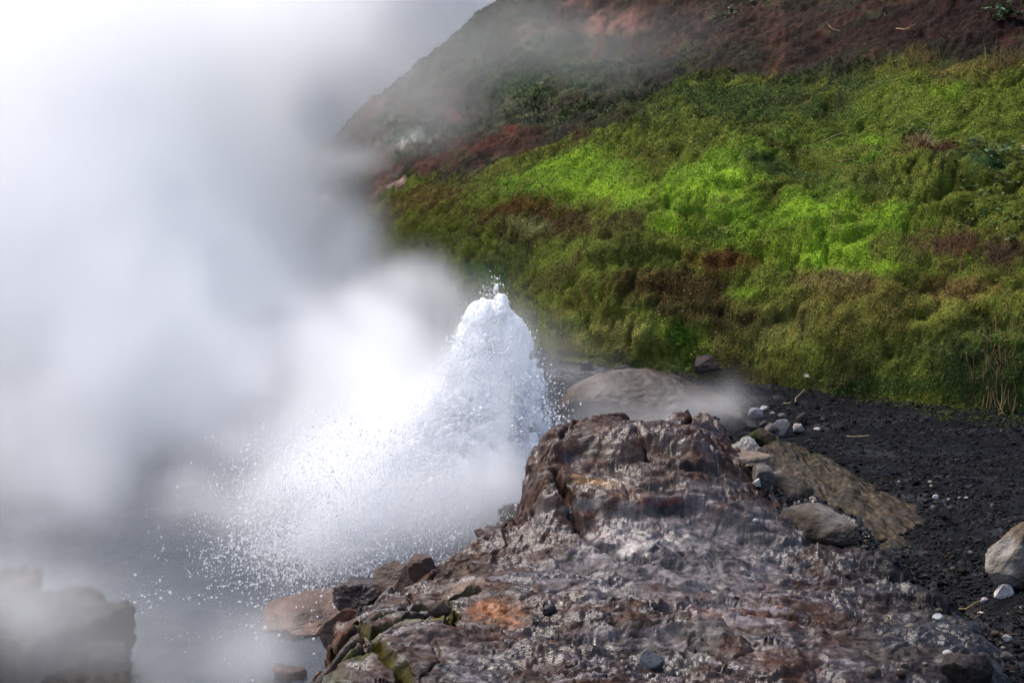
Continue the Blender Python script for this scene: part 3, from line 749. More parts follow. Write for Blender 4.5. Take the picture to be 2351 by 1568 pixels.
PR('mossy_block', 660, 1562, 90, 40, .8, 75, (.14, .08, .06), (.09, .05, .04), 'reddish stone in the mist at the bottom, beside the mossy ledge corner', n=30, rv=.4, H=WZ, sink=.5)

# long tan ridge of bedrock
def ridge():
    A = march(1740 * K, 1015 * K, ground_base); B = march(2150 * K, 1320 * K, ground_base)
    d = B[:2] - A[:2]; Ln = float(np.linalg.norm(d)); an = math.atan2(d[1], d[0])
    s = np.linspace(-.1, 1.1, 420); t = np.linspace(-1, 1, 150)
    S, T = np.meshgrid(s, t, indexing='ij')
    wob = .12 * np.sin(S * 5) + .15 * noise(S * 3, T * 0, seed=7)
    prof = np.clip(1 - (T + wob * .3) ** 2, 0, 1) ** .7 * sstep(-.1, .15, S) * sstep(1.1, .6, S)
    lx = S * Ln; ly = T * lerp(.22, .44, np.clip(S, 0, 1)) * (.25 + .75 * np.sqrt(sstep(1.12, .62, S + .06 * noise(S * 9, T * 3, seed=107)))) * (1 + .15 * np.sin(S * 4 + 1))
    gx = A[0] + lx * math.cos(an) - ly * math.sin(an); gy = A[1] + lx * math.sin(an) + ly * math.cos(an)
    gx = gx.astype(f32); gy = gy.astype(f32)
    g = fbm(lx * 3 + ly * 2, ly * 22 + lx * 1.5, oct=5, seed=101, ridged=True); m = fbm(lx * 6, ly * 10, oct=4, seed=102)
    z = ground_base(gx, gy) - .05 + prof * (.12 + .012 * g + .06 * m)
    V = np.stack([gx, gy, z], -1).reshape(-1, 3)
    k = sstep(-.2, .3, m)[..., None]; n2 = fbm(lx * 25, ly * 60, oct=3, seed=103)[..., None]
    C = lerp(np.array([.095, .070, .045], f32), np.array([.055, .045, .036], f32), k)
    C = lerp(C, np.array([.38, .35, .32], f32), (sstep(.08, .3, fbm(lx * 9, ly * 14, oct=4, seed=104)) * np.exp(-((T + .45 - .3 * (S - .5)) / .22) ** 2) * sstep(.05, .2, S) * sstep(.85, .6, S))[..., None])
    C = lerp(C, np.array([.05, .06, .02], f32), (sstep(.1, .4, fbm(lx * 3, ly * 12, oct=4, seed=105)) * sstep(-.1, .3, T) * sstep(.6, .3, S) * .7)[..., None])
    C = np.clip(C * .36 * np.exp(1.9 * n2 + 1.2 * fbm(lx * 14 + ly * 8, ly * 40, oct=4, seed=106, gain=.6)[..., None]) * (1 + .15 * g[..., None]), .008, .6)
    cc = np.concatenate([C, np.full(C.shape[:2] + (1,), .5, f32)], -1).reshape(-1, 4)
    obj('rock_ridge', make_mesh('rock_ridge', V, grid_faces(*S.shape), cc), M_stone, 'long low tan rock ridge with a white crusted crest, running down to the right', 'rock')
ridge()

# rows of small stones and scattered pebbles
def c6(cx, cy): return 1555 + cx * .3385, 1037 + cy * .3385
G1 = 'dark stones along the back of the rounded rock'
for i, (x, y, w, h, t) in enumerate([(1345, 850, 34, 26, 'dark stone behind the left shoulder of the rounded rock, nearest the spout'), (1428, 856, 46, 20, 'flat dark stone at the upper edge of the rounded rock, below pale moss'),
        (1478, 872, 34, 20, 'dark grey stone on the rounded rock edge, next right of the flat one'), (1516, 886, 48, 26, 'largest dark stone in the row behind the rounded rock'),
        (1556, 893, 44, 24, 'grey blocky stone right of the largest in the row'), (1586, 900, 36, 22, 'rounded grey stone just before the last dark flat one in the row'),
        (1616, 912, 46, 26, 'dark wedge shaped stone near the end of the row'), (1646, 918, 18, 11, 'small white stone ending the row behind the rounded rock')]):
    PR('small_stone', x, y, w, h, .8, 110 + i, (.5, .47, .46) if i == 7 else (.075, .07, .075), (.05, .045, .045) if i < 7 else None, t, 'stone', G1, n=18, H=ground_base, rv=.45)
G2 = 'stones between the white rock and the gravel'
for i, (x, y, w, h, c, t) in enumerate([(1736, 962, 36, 22, (.22, .21, .25), 'bluish grey stone right of the rounded rock end'), (1842, 978, 30, 30, (.06, .05, .048), 'dark round stone alone on the gravel, right of the stone cluster'),
        (1772, 1000, 44, 26, (.10, .09, .09), 'dark grey stone in the cluster, under the straw'), (1800, 1002, 48, 40, (.17, .165, .18), 'largest grey stone of the cluster at the ridge top'),
        (1832, 996, 36, 22, (.38, .33, .32), 'pinkish white stone of the cluster, right of the largest'), (1768, 1020, 24, 18, (.2, .19, .19), 'little grey stone in front of the cluster'),
        (1782, 1026, 18, 22, (.25, .18, .13), 'tan upright stone in front of the cluster'), (1876, 990, 18, 9, (.45, .4, .4), 'tiny white chip at the right end of the cluster'),
        (1755, 940, 20, 10, (.4, .42, .4), 'whitish chip above the bluish grey stone'), (1775, 952, 16, 8, (.45, .45, .43), 'bright chip in the gravel behind the cluster'), (1798, 958, 22, 11, (.2, .2, .17), 'greenish grey chip behind the cluster'),
        (1716, 985, 50, 24, (.08, .07, .065), 'flat dark stone at the foot of the rounded rock'), (1756, 980, 26, 16, (.07, .06, .06), 'dark chip between flat stone and cluster'), (1815, 1068, 34, 22, (.14, .13, .13), 'grey stone lying above the cracked rock'), (1738, 1120, 20, 26, (.6, .57, .52), 'white crumb of stone at the right foot of pale tan rock')]):
    PR('stone', x, y, w, h, .8, 130 + i, c, tuple(v * .7 for v in c), t, 'stone', G2, n=16, H=Hnear, rv=.5)
G3 = 'pale pebbles on the dark gravel'
for i, (x, y, w, c, t) in enumerate([
        (1505, 214, 34, (.5, .47, .4), 'off white pebble farthest left on the black gravel slope'), (1715, 217, 40, (.5, .48, .38), 'cream pebble topmost of the two close together on black gravel'), (1722, 250, 34, (.42, .4, .33), 'cream pebble just below the topmost on black gravel'),
        (1755, 318, 56, (.75, .75, .72), 'largest white pebble on the black gravel slope'), (1842, 330, 32, (.55, .55, .53), 'white pebble right of the largest on the black slope'), (1915, 320, 30, (.5, .5, .48), 'greyish white pebble, left of a pair on the black slope'),
        (1960, 325, 38, (.6, .6, .6), 'white pebble, right of a pair on the black slope'), (1735, 386, 44, (.35, .34, .34), 'flat pale pebble below the largest on the black slope'),
        (532, 515, 58, (.62, .6, .6), 'white pebble lying alone on the grey ledge near the hollow'), (1990, 702, 50, (.24, .2, .15), 'tan pebble alone on gravel above a straw'), (1872, 806, 54, (.2, .17, .12), 'brownish pebble at the end of the straw'),
        (1155, 862, 60, (.14, .10, .10), 'pinkish brown pebble on the dark gravel below the ridge'), (1772, 1146, 98, (.62, .63, .62), 'large white egg shaped pebble on the gravel'), (2060, 1116, 62, (.85, .85, .82), 'brightest white pebble, right of the egg shaped one'),
        (2086, 1032, 82, (.6, .52, .55), 'pinkish white angular pebble left of the triangular stone'), (2240, 1292, 84, (.48, .47, .47), 'light grey pebble beside a brown stone at lower right'), (1836, 1412, 92, (.66, .68, .68), 'oval white pebble lying low on the brown gravel'),
        (1680, 1468, 46, (.36, .30, .22), 'small tan pebble left of the dark stone'), (1925, 1426, 38, (.42, .42, .42), 'small grey pebble on top edge of the dark stone'), (1540, 1468, 76, (.22, .15, .12), 'reddish pebble at the bottom beside the tan one'),
        (2212, 1340, 50, (.32, .30, .28), 'dull grey pebble below the light grey one'), (2236, 1440, 110, (.15, .14, .12), 'grey green rounded stone at the right bottom'), (1778, 1078, 64, (.16, .14, .09), 'olive tan pebble just above the egg shaped one'),
        (1590, 1178, 92, (.3, .26, .2), 'flat tan stone above the dark sandy patch'), (1500, 1492, 28, (.5, .48, .4), 'tiny cream pebble beside the reddish one'), (1372, 318, 48, (.12, .09, .08), 'brown pebble with a straw on the ridge flank'),
        (2158, 1270, 80, (.09, .065, .045), 'brown tooth shaped stone left of the light grey pebble'), (2338, 1068, 40, (.6, .58, .56), 'white pebble cut by the right edge of the view'), (1330, 1530, 150, (.13, .11, .09), 'grainy brown stone at the very bottom'), (1520, 1540, 90, (.05, .035, .03), 'dark brown stone under the reddish pebble')]):
    dx, dy = c6(x, y); w = w * .27; c = tuple(v * .72 for v in c)
    PR('pebble', dx, dy, w, w * .62, .8, 160 + i, c, tuple(v * .75 for v in c), t, 'pebble', G3, n=14, cuts=5, H=Hnear, rv=.5, dmin=.7, rough=.05, var=.25)

# ------------------------------------------------------------------ broken concrete at the pool's near edge, lower left
def concrete(name, corners_top, ztop, zbot, c, label, seed):
    """a cast block: four top corners in plan, worn edges and a pitted skin"""
    P = np.array(corners_top, f32); n = 60
    u = np.linspace(0, 1, n); Vs_, Fs_ = [], []; off = 0
    def quad(a, b, cc, d):
        nonlocal off
        A, B = np.meshgrid(u, u, indexing='ij'); A = A[..., None]; B = B[..., None]
        V = (a * (1 - A) + b * A) * (1 - B) + (d * (1 - A) + cc * A) * B
        Vs_.append(V.reshape(-1, 3)); Fs_.append(grid_faces(n, n) + off); off += n * n
    zt = np.broadcast_to(np.asarray(ztop, f32), (4,))
    T = np.concatenate([P, zt[:, None]], 1); B = np.concatenate([P, np.full((4, 1), zbot, f32)], 1)
    quad(T[0], T[1], T[2], T[3])
    for i in range(4):
        j = (i + 1) % 4; quad(B[i], B[j], T[j], T[i])
    V = np.concatenate(Vs_); F = np.concatenate(Fs_)
    ce = V.mean(0); q = V - ce
    nz = np.stack([fbm(V[:, 0] * 7, V[:, 1] * 7, V[:, 2] * 7, oct=4, seed=seed + k) for k in range(3)], 1)
    pit = np.clip(fbm(V[:, 0] * 16, V[:, 1] * 16, V[:, 2] * 16, oct=4, seed=seed + 5), -.7, .1)[:, None]
    V = V + nz * .035 + (q / np.linalg.norm(q, axis=1, keepdims=True)) * pit * .07
    return obj(name, make_mesh(name, V, F, rock_cols(V, c, seed, tuple(v * .6 for v in c), rough=.7, f=8)), M_stone, label, 'concrete block')
def zc(dx, dy, z): return tuple(at_z(dx * K, dy * K, z)[:2])
concrete('concrete_beam', [zc(-160, 1440, .32), zc(97, 1318, .32), zc(60, 1294, .32), zc(-220, 1394, .32)], .32, -.2, (.07, .052, .042), 'brown concrete beam end in the steam at the left edge', 201)
concrete('concrete_block', [zc(60, 1490, .24), zc(308, 1385, .24), zc(160, 1342, .24), zc(-60, 1395, .24)], .24, -.3, (.05, .042, .036), 'square edged concrete block standing in the misty pool', 207)
concrete('concrete_slab', [zc(40, 1640, .22), zc(300, 1640, .22), zc(285, 1440, .22), zc(190, 1430, .22)], (.22, .22, .16, .20), -.3, (.045, .037, .03), 'dark rough concrete slab at the bottom left, half lost in the steam', 213)

# ------------------------------------------------------------------ plants, straws and twigs
def tube(pts, r0, r1, k=5):
    pts = np.asarray(pts, f32); n = len(pts)
    d = np.gradient(pts, axis=0); d /= np.maximum(np.linalg.norm(d, axis=1, keepdims=True), 1e-9)
    a = np.cross(d, np.array([.31, .2, .93])); a /= np.linalg.norm(a, axis=1, keepdims=True); b = np.cross(d, a)
    th = np.arange(k) / k * 2 * math.pi; r = np.linspace(r0, r1, n)[:, None, None]
    V = pts[:, None] + r * (np.cos(th)[None, :, None] * a[:, None] + np.sin(th)[None, :, None] * b[:, None])
    i = np.arange(n * k).reshape(n, k); j = np.roll(i, -1, 1)
    return V.reshape(-1, 3), np.stack([i[:-1], j[:-1], j[1:], i[1:]], -1).reshape(-1, 4)

class Parts:
    def __init__(s): s.V, s.F, s.C, s.n = [], [], [], 0
    def add(s, V, F, c):
        s.V.append(V); s.F.append(F + s.n); s.C.append(np.broadcast_to(np.asarray(c, f32), (len(V), 3))); s.n += len(V)
    def mesh(s, name): return make_mesh(name, np.concatenate(s.V), np.concatenate(s.F), np.concatenate(s.C), smooth=True)

def arc(p, d, L, bend, n=7):
    p = np.asarray(p, float); d = np.asarray(d, float) / np.linalg.norm(d); out = [p.copy()]
    for i in range(n - 1):
        d = d + np.asarray(bend) / n; d /= np.linalg.norm(d); p = p + d * L / (n - 1); out.append(p.copy())
    return np.array(out)

def leaf(p, d, up, L, w):
    d = d / np.linalg.norm(d); s = np.cross(d, up); s /= max(np.linalg.norm(s), 1e-6); nn = np.cross(s, d)
    t = np.array([0, .25, .55, .85, 1.]); ww = np.array([.15, .8, 1., .6, .05]) * w / 2
    c = p + t[:, None] * L * d - (t[:, None] ** 2) * L * .3 * np.array([0, 0, 1.]) + nn * 0
    V = np.stack([c - s * ww[:, None] + nn * w * .12, c, c + s * ww[:, None] + nn * w * .12], 1).reshape(-1, 3)
    return V, grid_faces(5, 3)

def on_hill(dx, dy):
    p = march(dx * K, dy * K, Hall); p[2] = top_at(p[0], p[1]); return p

def strand(name, d0, d1, label, cat, c, r=.0028, lift=.02, group=None, H=None):
    """a straw or twig lying from one display point to another"""
    a = march(d0[0] * K, d0[1] * K, H or Hall); b = march(d1[0] * K, d1[1] * K, H or Hall)
    t = np.linspace(0, 1, 8)[:, None]; P = a * (1 - t) + b * t
    for q in P: q[2] = top_at(q[0], q[1])
    P[:, 2] = np.convolve(np.pad(P[:, 2], 2, 'edge'), np.ones(5) / 5, 'valid') + lift + np.linspace(0, 1, 8) ** 2 * lift
    P[:, 0] += .012 * np.sin(np.linspace(0, 5, 8) + d0[0]); r = r * math.hypot(a[0], a[1]) / 9
    o = P[0].copy(); V, F = tube(P - o, r, r * .5)
    return obj(name, make_mesh(name, V, F, np.broadcast_to(np.asarray(c, f32), (len(V), 3))), M_leaf, label, cat, group, loc=o)

def tuft(dx, dy, wpx, hpx, n, c, label, cat, name, lean=(0, 0, 0), stiff=.5, seed=0, r=.0025):
    rr = np.random.default_rng(seed); p = on_hill(dx, dy); s = px_size(math.hypot(p[0], p[1])); o = p.copy(); o[2] -= .02; B = Parts()
    for i in range(n):
        q = np.array([rr.normal(0, .2), rr.normal(0, .2), 0]) * wpx * s
        q[2] = top_at(p[0] + q[0], p[1] + q[1]) - o[2] - .01
        L = hpx * s * rr.uniform(.5, 1.15); d = np.array([rr.normal(0, .35), rr.normal(-.1, .35), 1]) + np.array(lean)
        bend = np.array([rr.normal(0, .9), rr.normal(-.2, .8), -rr.uniform(0, 1.2)]) * (1 - stiff) * 1.4
        V, F = tube(arc(q, d, L, bend), r * rr.uniform(.7, 1.4), r * .3, 3)
        B.add(V, F, np.clip(np.array(c) * np.exp(rr.normal(0, .35)) * (1 + rr.normal(0, .12, 3)), .004, .6))
    return obj(name, B.mesh(name), M_leaf, label, cat, loc=o)

def herb(dx, dy, wpx, hpx, n, c, label, seed, lf=.03):
    rr = np.random.default_rng(seed); p = on_hill(dx, dy); s = px_size(math.hypot(p[0], p[1])); o = p.copy()
    root = obj('leafy_plant', None, None, label, 'plant', loc=o); Lf, St = Parts(), Parts()
    for i in range(n):
        q = np.array([rr.normal(0, .34) * wpx * s, rr.normal(0, .25) * wpx * s, 0]); q[2] = top_at(p[0] + q[0], p[1] + q[1]) - o[2]
        L = hpx * s * rr.uniform(.3, 1.); A = arc(q, (rr.normal(0, .4), rr.normal(-.2, .4), 1), L, (rr.normal(0, .6), rr.normal(-.3, .6), -.2), 5)
        V, F = tube(A, .002, .0015, 3); St.add(V, F, (.09, .07, .03))
        for j in range(rr.integers(4, 8)):
            a = rr.uniform(0, 6.28); d = np.array([math.cos(a), math.sin(a), rr.uniform(-.2, .4)]); l = lf * rr.uniform(.6, 1.3)
            V, F = leaf(A[-1 - (j > 2)] + rr.normal(0, .01, 3), d, np.array([0, 0, 1.]), l, l * .75)
            cc = np.array(c) * np.exp(rr.normal(0, .35)) * (1 + rr.normal(0, .1, 3))
            if rr.random() < .06: cc = np.array([.20, .16, .04])
            V = V.astype(f32); Lf.add(V, F, np.clip(cc, .005, .4))
    obj('foliage', Lf.mesh('foliage'), M_leaf, parent=root); obj('stems', St.mesh('stems'), M_leaf, parent=root, kind='stuff')
    return root

STRAW = (.30, .22, .11); TW = (.16, .10, .055)
HERB = (.055, .105, .035)
for i, (x, y, w, h, n, lab) in enumerate([(2270, 428, 130, 40, 60, 'dark green leafy herbs right of the bare red hollow'), (2215, 470, 90, 36, 34, 'low leafy herbs below the red hollow, with a few yellow leaves'), (2325, 470, 80, 36, 34, 'leafy herbs at the right edge under the dark green patch'),
        (2240, 520, 110, 30, 36, 'sparse leafy herbs just above the dead brown stalks'), (2310, 45, 90, 50, 44, 'leafy plants in the top right corner on red soil'), (1665, 52, 70, 30, 26, 'pale green leafy clump alone high on the red slope'), (1700, 46, 26, 20, 9, 'small pale green plant beside the larger clump on the red slope'), (2335, 560, 60, 30, 24, 'dark leafy herbs low at the right edge'), (2090, 335, 70, 22, 16, 'bluish green leaves above the dry grass by the red hollow')]):
    herb(x, y, w, h, n, (.09, .15, .08) if i in (5, 6) else HERB, lab, 300 + i, .03 if y > 100 else .04)
for i, (x, y, w, h, n, c, lab, nm, st) in enumerate([
        (2100, 165, 110, 46, 170, (.15, .11, .035), 'yellow brown grass tussock on the border between red soil and moss', 'grass_tussock', .4), (2310, 190, 90, 55, 170, (.15, .10, .035), 'tawny grass tussock at the right edge below the red soil', 'grass_tussock', .4),
        (2120, 372, 70, 40, 110, (.24, .18, .09), 'dry straw coloured grass hanging over the red hollow', 'dry_grass', .2), (2025, 600, 50, 36, 70, (.17, .09, .05), 'small brown dead tuft on the lime green moss', 'dead_tuft', .4),
        (2190, 590, 130, 55, 150, (.14, .065, .035), 'reddish brown dead stalks among the moss at right', 'dead_stalks', .35), (2300, 620, 110, 60, 130, (.13, .07, .04), 'dead brown stalks at the right edge above olive moss', 'dead_stalks', .35),  # both are loose clumps of separate dead stalks
        (2295, 866, 130, 62, 120, (.24, .15, .08), 'dry pale reeds at the foot of the bank on the right', 'dry_reeds', .8), (1415, 372, 40, 24, 60, (.14, .16, .04), 'thin pale grass at the top of the lime moss', 'grass_tuft', .5), (2160, 178, 60, 30, 60, (.07, .09, .03), 'green grass tuft between the two tawny tussocks', 'grass_tuft', .5),
        (1560, 190, 50, 20, 40, (.07, .10, .03), 'short grass tuft on the dark moss below the red slope', 'grass_tuft', .5), (2080, 620, 95, 30, 120, (.09, .09, .025), 'thin grass right of the brightest moss', 'grass_tuft', .5)]):
    tuft(x, y, w, h, n, c, lab, 'grass' if 'grass' in nm else 'dead plants', nm, seed=340 + i, stiff=st, r=.0042 if nm == 'dry_reeds' else .0030)
for d0, d1, lab, c, nm in [((1357, 662), (1385, 640), 'thin dry twig lying on brown moss in mid bank', STRAW, 'twig'), ((1370, 668), (1392, 650), 'shorter twig just right of the thin dry one', TW, 'twig'), ((1638, 558), (1690, 548), 'dry straw on moss above the brown patch', STRAW, 'straw'),
        ((1745, 592), (1790, 618), 'pale bent twig on the moss, near dark hollow', (.4, .36, .3), 'twig'), ((1880, 345), (1935, 330), 'fallen twig beneath a green cushion', STRAW, 'twig'), ((1900, 385), (1955, 412), 'long twig by the dark hollow in upper moss', TW, 'twig'),
        ((1520, 298), (1552, 288), 'pale straw in the dark upper moss', STRAW, 'straw'), ((1845, 245), (1862, 232), 'small fork of straw in dark moss at upper right', STRAW, 'straw'), ((2048, 862), (2135, 872), 'long pale straw lying along the foot of the bank', (.36, .30, .18), 'straw'),
        ((2150, 862), (2180, 845), 'short straw leaning right of the long one', STRAW, 'straw'), ((1405, 532), (1420, 520), 'grey twig end sticking out of brown moss', (.3, .27, .22), 'twig'), ((1575, 792), (1602, 797), 'yellow straw on the low pale moss', STRAW, 'straw'),
        ((1085, 262), (1092, 285), 'whitish root hanging on the misty slope', (.3, .22, .16), 'root'), ((1100, 268), (1112, 292), 'second root right of the whitish one', (.22, .16, .11), 'root'), ((2060, 57), (2105, 66), 'pale straw lying on red soil near the top', STRAW, 'straw'), ((1900, 80), (1925, 86), 'straw on the red soil left of the pale one', TW, 'straw'),
        ((2250, 25), (2300, 20), 'straw near the top right leafy plants', TW, 'straw'), ((1980, 605), (2000, 590), 'bent stem leaning out of the dead tuft', TW, 'twig')]:
    strand(nm, d0, d1, lab, 'straw' if nm == 'straw' else 'twig', c)
for d0, d1, lab, c in [((1772, 994), (1848, 991), 'yellow straw across the stone cluster', STRAW), ((1825, 930), (1842, 908), 'straw slanting up from the black gravel', STRAW), ((1800, 933), (1812, 934), 'tiny straw piece on the black gravel', STRAW),
        ((2200, 1298), (2265, 1300), 'thin yellow straw left of the big tan boulder', (.3, .22, .08)), ((2225, 1314), (2262, 1315), 'fainter straw under the thin yellow one', TW), ((2036, 1405), (2042, 1436), 'dry stalk standing on the gravel near the sandy patch', STRAW), ((1680, 1040), (1755, 1028), 'dry blade over the mossy rock', STRAW),
        ((2258, 1425), (2330, 1432), 'long thin straw on the lower right gravel', TW), ((1945, 1005), (1990, 1010), 'pale straw on the gravel above the ridge', STRAW)]:
    strand('straw', d0, d1, lab, 'straw', c, r=.0034, lift=.012, H=Hnear)
# two pale fallen leaves on the moss
for dx, dy, lab in [(2197, 778, 'pale pinkish fallen leaf resting on olive moss'), (1857, 874, 'whitish fallen leaf on the edge of moss and gravel')]:
    p = on_hill(dx, dy); V, F = leaf(np.zeros(3), np.array([1., -.2, .35]), np.array([0, -.8, .8]), .06, .028)
    obj('fallen_leaf', make_mesh('fallen_leaf', V, F, np.broadcast_to(np.array([.32, .27, .23], f32), (len(V), 3))), M_leaf, lab, 'leaf', loc=(p[0] - .04, p[1], p[2] + .02))

# ------------------------------------------------------------------ volume and iso-surface helpers (density grids made in numpy)
def grid_nodes(name, lo, hi, res, mat, mode, thr=.1):
    ng = bpy.data.node_groups.new(name, 'GeometryNodeTree')
    ng.interface.new_socket('Geometry', in_out='INPUT', socket_type='NodeSocketGeometry')
    ng.interface.new_socket('Geometry', in_out='OUTPUT', socket_type='NodeSocketGeometry')
    nd, L = ng.nodes, ng.links.new
    gi = nd.new('NodeGroupInput'); go = nd.new('NodeGroupOutput')
    pos = nd.new('GeometryNodeInputPosition'); sep = nd.new('ShaderNodeSeparateXYZ'); L(pos.outputs[0], sep.inputs[0])
    def m(op, a, b=None, c=None):
        n = nd.new('ShaderNodeMath'); n.operation = op
        for i, v in enumerate((a, b, c)):
            if v is None: continue
            if isinstance(v, (int, float)): n.inputs[i].default_value = v
            else: L(v, n.inputs[i])
        return n.outputs[0]
    ids = []
    for k in range(3):
        t = m('MULTIPLY_ADD', sep.outputs[k], (res[k] - 1) / (hi[k] - lo[k]), -lo[k] * (res[k] - 1) / (hi[k] - lo[k]))
        t = m('ROUND', t); t = m('MAXIMUM', t, 0.); ids.append(m('MINIMUM', t, float(res[k] - 1)))
    # index = (ix * ny + iy) * nz + iz, done in integers
    def im(op, a, b):
        n = nd.new('FunctionNodeIntegerMath'); n.operation = op
        for i, v in enumerate((a, b)):
            if isinstance(v, int): n.inputs[i].default_value = v
            else: L(v, n.inputs[i])
        return n.outputs[0]
    idx = im('ADD', im('MULTIPLY', im('ADD', im('MULTIPLY', ids[0], res[1]), ids[1]), res[2]), ids[2])
    na = nd.new('GeometryNodeInputNamedAttribute'); na.data_type = 'FLOAT'; na.inputs['Name'].default_value = 'dens'
    si = nd.new('GeometryNodeSampleIndex'); si.data_type = 'FLOAT'; si.domain = 'POINT'
    L(gi.outputs[0], si.inputs['Geometry']); L(na.outputs[0], si.inputs['Value']); L(idx, si.inputs['Index'])
    vc = nd.new('GeometryNodeVolumeCube')
    L(si.outputs[0], vc.inputs['Density']); vc.inputs['Min'].default_value = lo; vc.inputs['Max'].default_value = hi
    for k, a in enumerate('XYZ'): vc.inputs['Resolution ' + a].default_value = res[k]
    last = vc.outputs[0]
    if mode == 'mesh':
        vm = nd.new('GeometryNodeVolumeToMesh'); L(last, vm.inputs['Volume']); vm.inputs['Threshold'].default_value = thr; last = vm.outputs[0]
        ss = nd.new('GeometryNodeSetShadeSmooth'); L(last, ss.inputs[0]); last = ss.outputs[0]
    sm = nd.new('GeometryNodeSetMaterial'); sm.inputs['Material'].default_value = mat; L(last, sm.inputs['Geometry'])
    L(sm.outputs[0], go.inputs[0])
    return ng

def grid_axes(lo, hi, res):
    ax = [np.linspace(lo[k], hi[k], res[k]).astype(f32) for k in range(3)]
    return np.meshgrid(*ax, indexing='ij')

def grid_object(name, dens, lo, hi, mat, mode, thr=.1):
    res = dens.shape
    me = bpy.data.meshes.new(name)
    X, Y, Z = grid_axes(lo, hi, res)
    me.vertices.add(dens.size); me.vertices.foreach_set('co', np.stack([X, Y, Z], -1).astype(f32).ravel())
    at = me.attributes.new('dens', 'FLOAT', 'POINT'); at.data.foreach_set('value', np.ascontiguousarray(dens, f32).ravel())
    me.materials.append(mat)
    o = bpy.data.objects.new(name, me); COL.objects.link(o)
    md = o.modifiers.new('grid', 'NODES'); md.node_group = grid_nodes(name, lo, hi, res, mat, mode, thr)
    return o

def iso_mesh(name, dens, lo, hi, mat, thr):
    o = grid_object(name + '_grid', dens, lo, hi, mat, 'mesh', thr)
    dg = bpy.context.evaluated_depsgraph_get()
    me = bpy.data.meshes.new_from_object(o.evaluated_get(dg)); me.name = name
    old = o.data; bpy.data.objects.remove(o); bpy.data.meshes.remove(old)
    return me

# ------------------------------------------------------------------ pool water
def build_water():
    m, nt, out = new_mat('spring_water')
    p = nt.nodes.new('ShaderNodeBsdfPrincipled'); p.inputs['Base Color'].default_value = (.035, .043, .055, 1)
    p.inputs['Roughness'].default_value = .12; p.inputs['IOR'].default_value = 1.33
    n = noise_n(nt, 22, 4, .6); b = nt.nodes.new('ShaderNodeBump'); b.inputs['Strength'].default_value = .35; b.inputs['Distance'].default_value = .03
    nt.links.new(n, b.inputs['Height']); nt.links.new(b.outputs[0], p.inputs['Normal']); nt.links.new(p.outputs[0], out.inputs['Surface'])
    X, Y = fan(-1.2, .12, 420, 3.0, 60, 420)
    Z = (.018 * fbm(X * 3, Y * 5, oct=4, seed=120) + .012 * fbm(X * 9, Y * 14, oct=3, seed=121, ridged=True)) * sstep(20, 8, Y)
    V = np.stack([X, Y, Z], -1).reshape(-1, 3)
    obj('water', make_mesh('water', V, grid_faces(*X.shape)), m, 'dark rippled hot spring pool under the steam', 'water', kind='structure')
build_water()

# ------------------------------------------------------------------ spouting water
def water_mat(name, white, rough, tl=.5):
    m, nt, out = new_mat(name); L = nt.links.new
    p = nt.nodes.new('ShaderNodeBsdfPrincipled'); p.inputs['Base Color'].default_value = (.96, .975, 1, 1)
    p.inputs['Roughness'].default_value = rough; p.inputs['IOR'].default_value = 1.33; p.inputs['Transmission Weight'].default_value = 1 - white
    t = nt.nodes.new('ShaderNodeBsdfTranslucent'); t.inputs['Color'].default_value = (.97, .98, 1, 1)
    x = nt.nodes.new('ShaderNodeMixShader'); x.inputs[0].default_value = white * tl
    L(p.outputs[0], x.inputs[1]); L(t.outputs[0], x.inputs[2]); L(x.outputs[0], out.inputs['Surface'])
    return m
M_lace = water_mat('water_lace', .82, .06, .45); M_drop = water_mat('water_drop', 1., .15, .5)
SY = 7.0
def sx(dx, y=SY): return at_y(dx * K, 300, y)[0]
def szv(dy, y=SY): return at_y(500, dy * K, y)[2]
SILH = [(662, 1105, 1160), (700, 1078, 1182), (740, 1058, 1204), (780, 1045, 1222), (830, 1030, 1235), (870, 1010, 1250), (920, 985, 1262), (1000, 900, 1275), (1100, 800, 1250), (1200, 720, 1200), (1300, 660, 1100), (1380, 660, 950)]
zk = np.array([szv(a[0]) for a in SILH])[::-1]; xl = np.array([sx(a[1]) for a in SILH])[::-1]; xr = np.array([sx(a[2]) for a in SILH])[::-1]

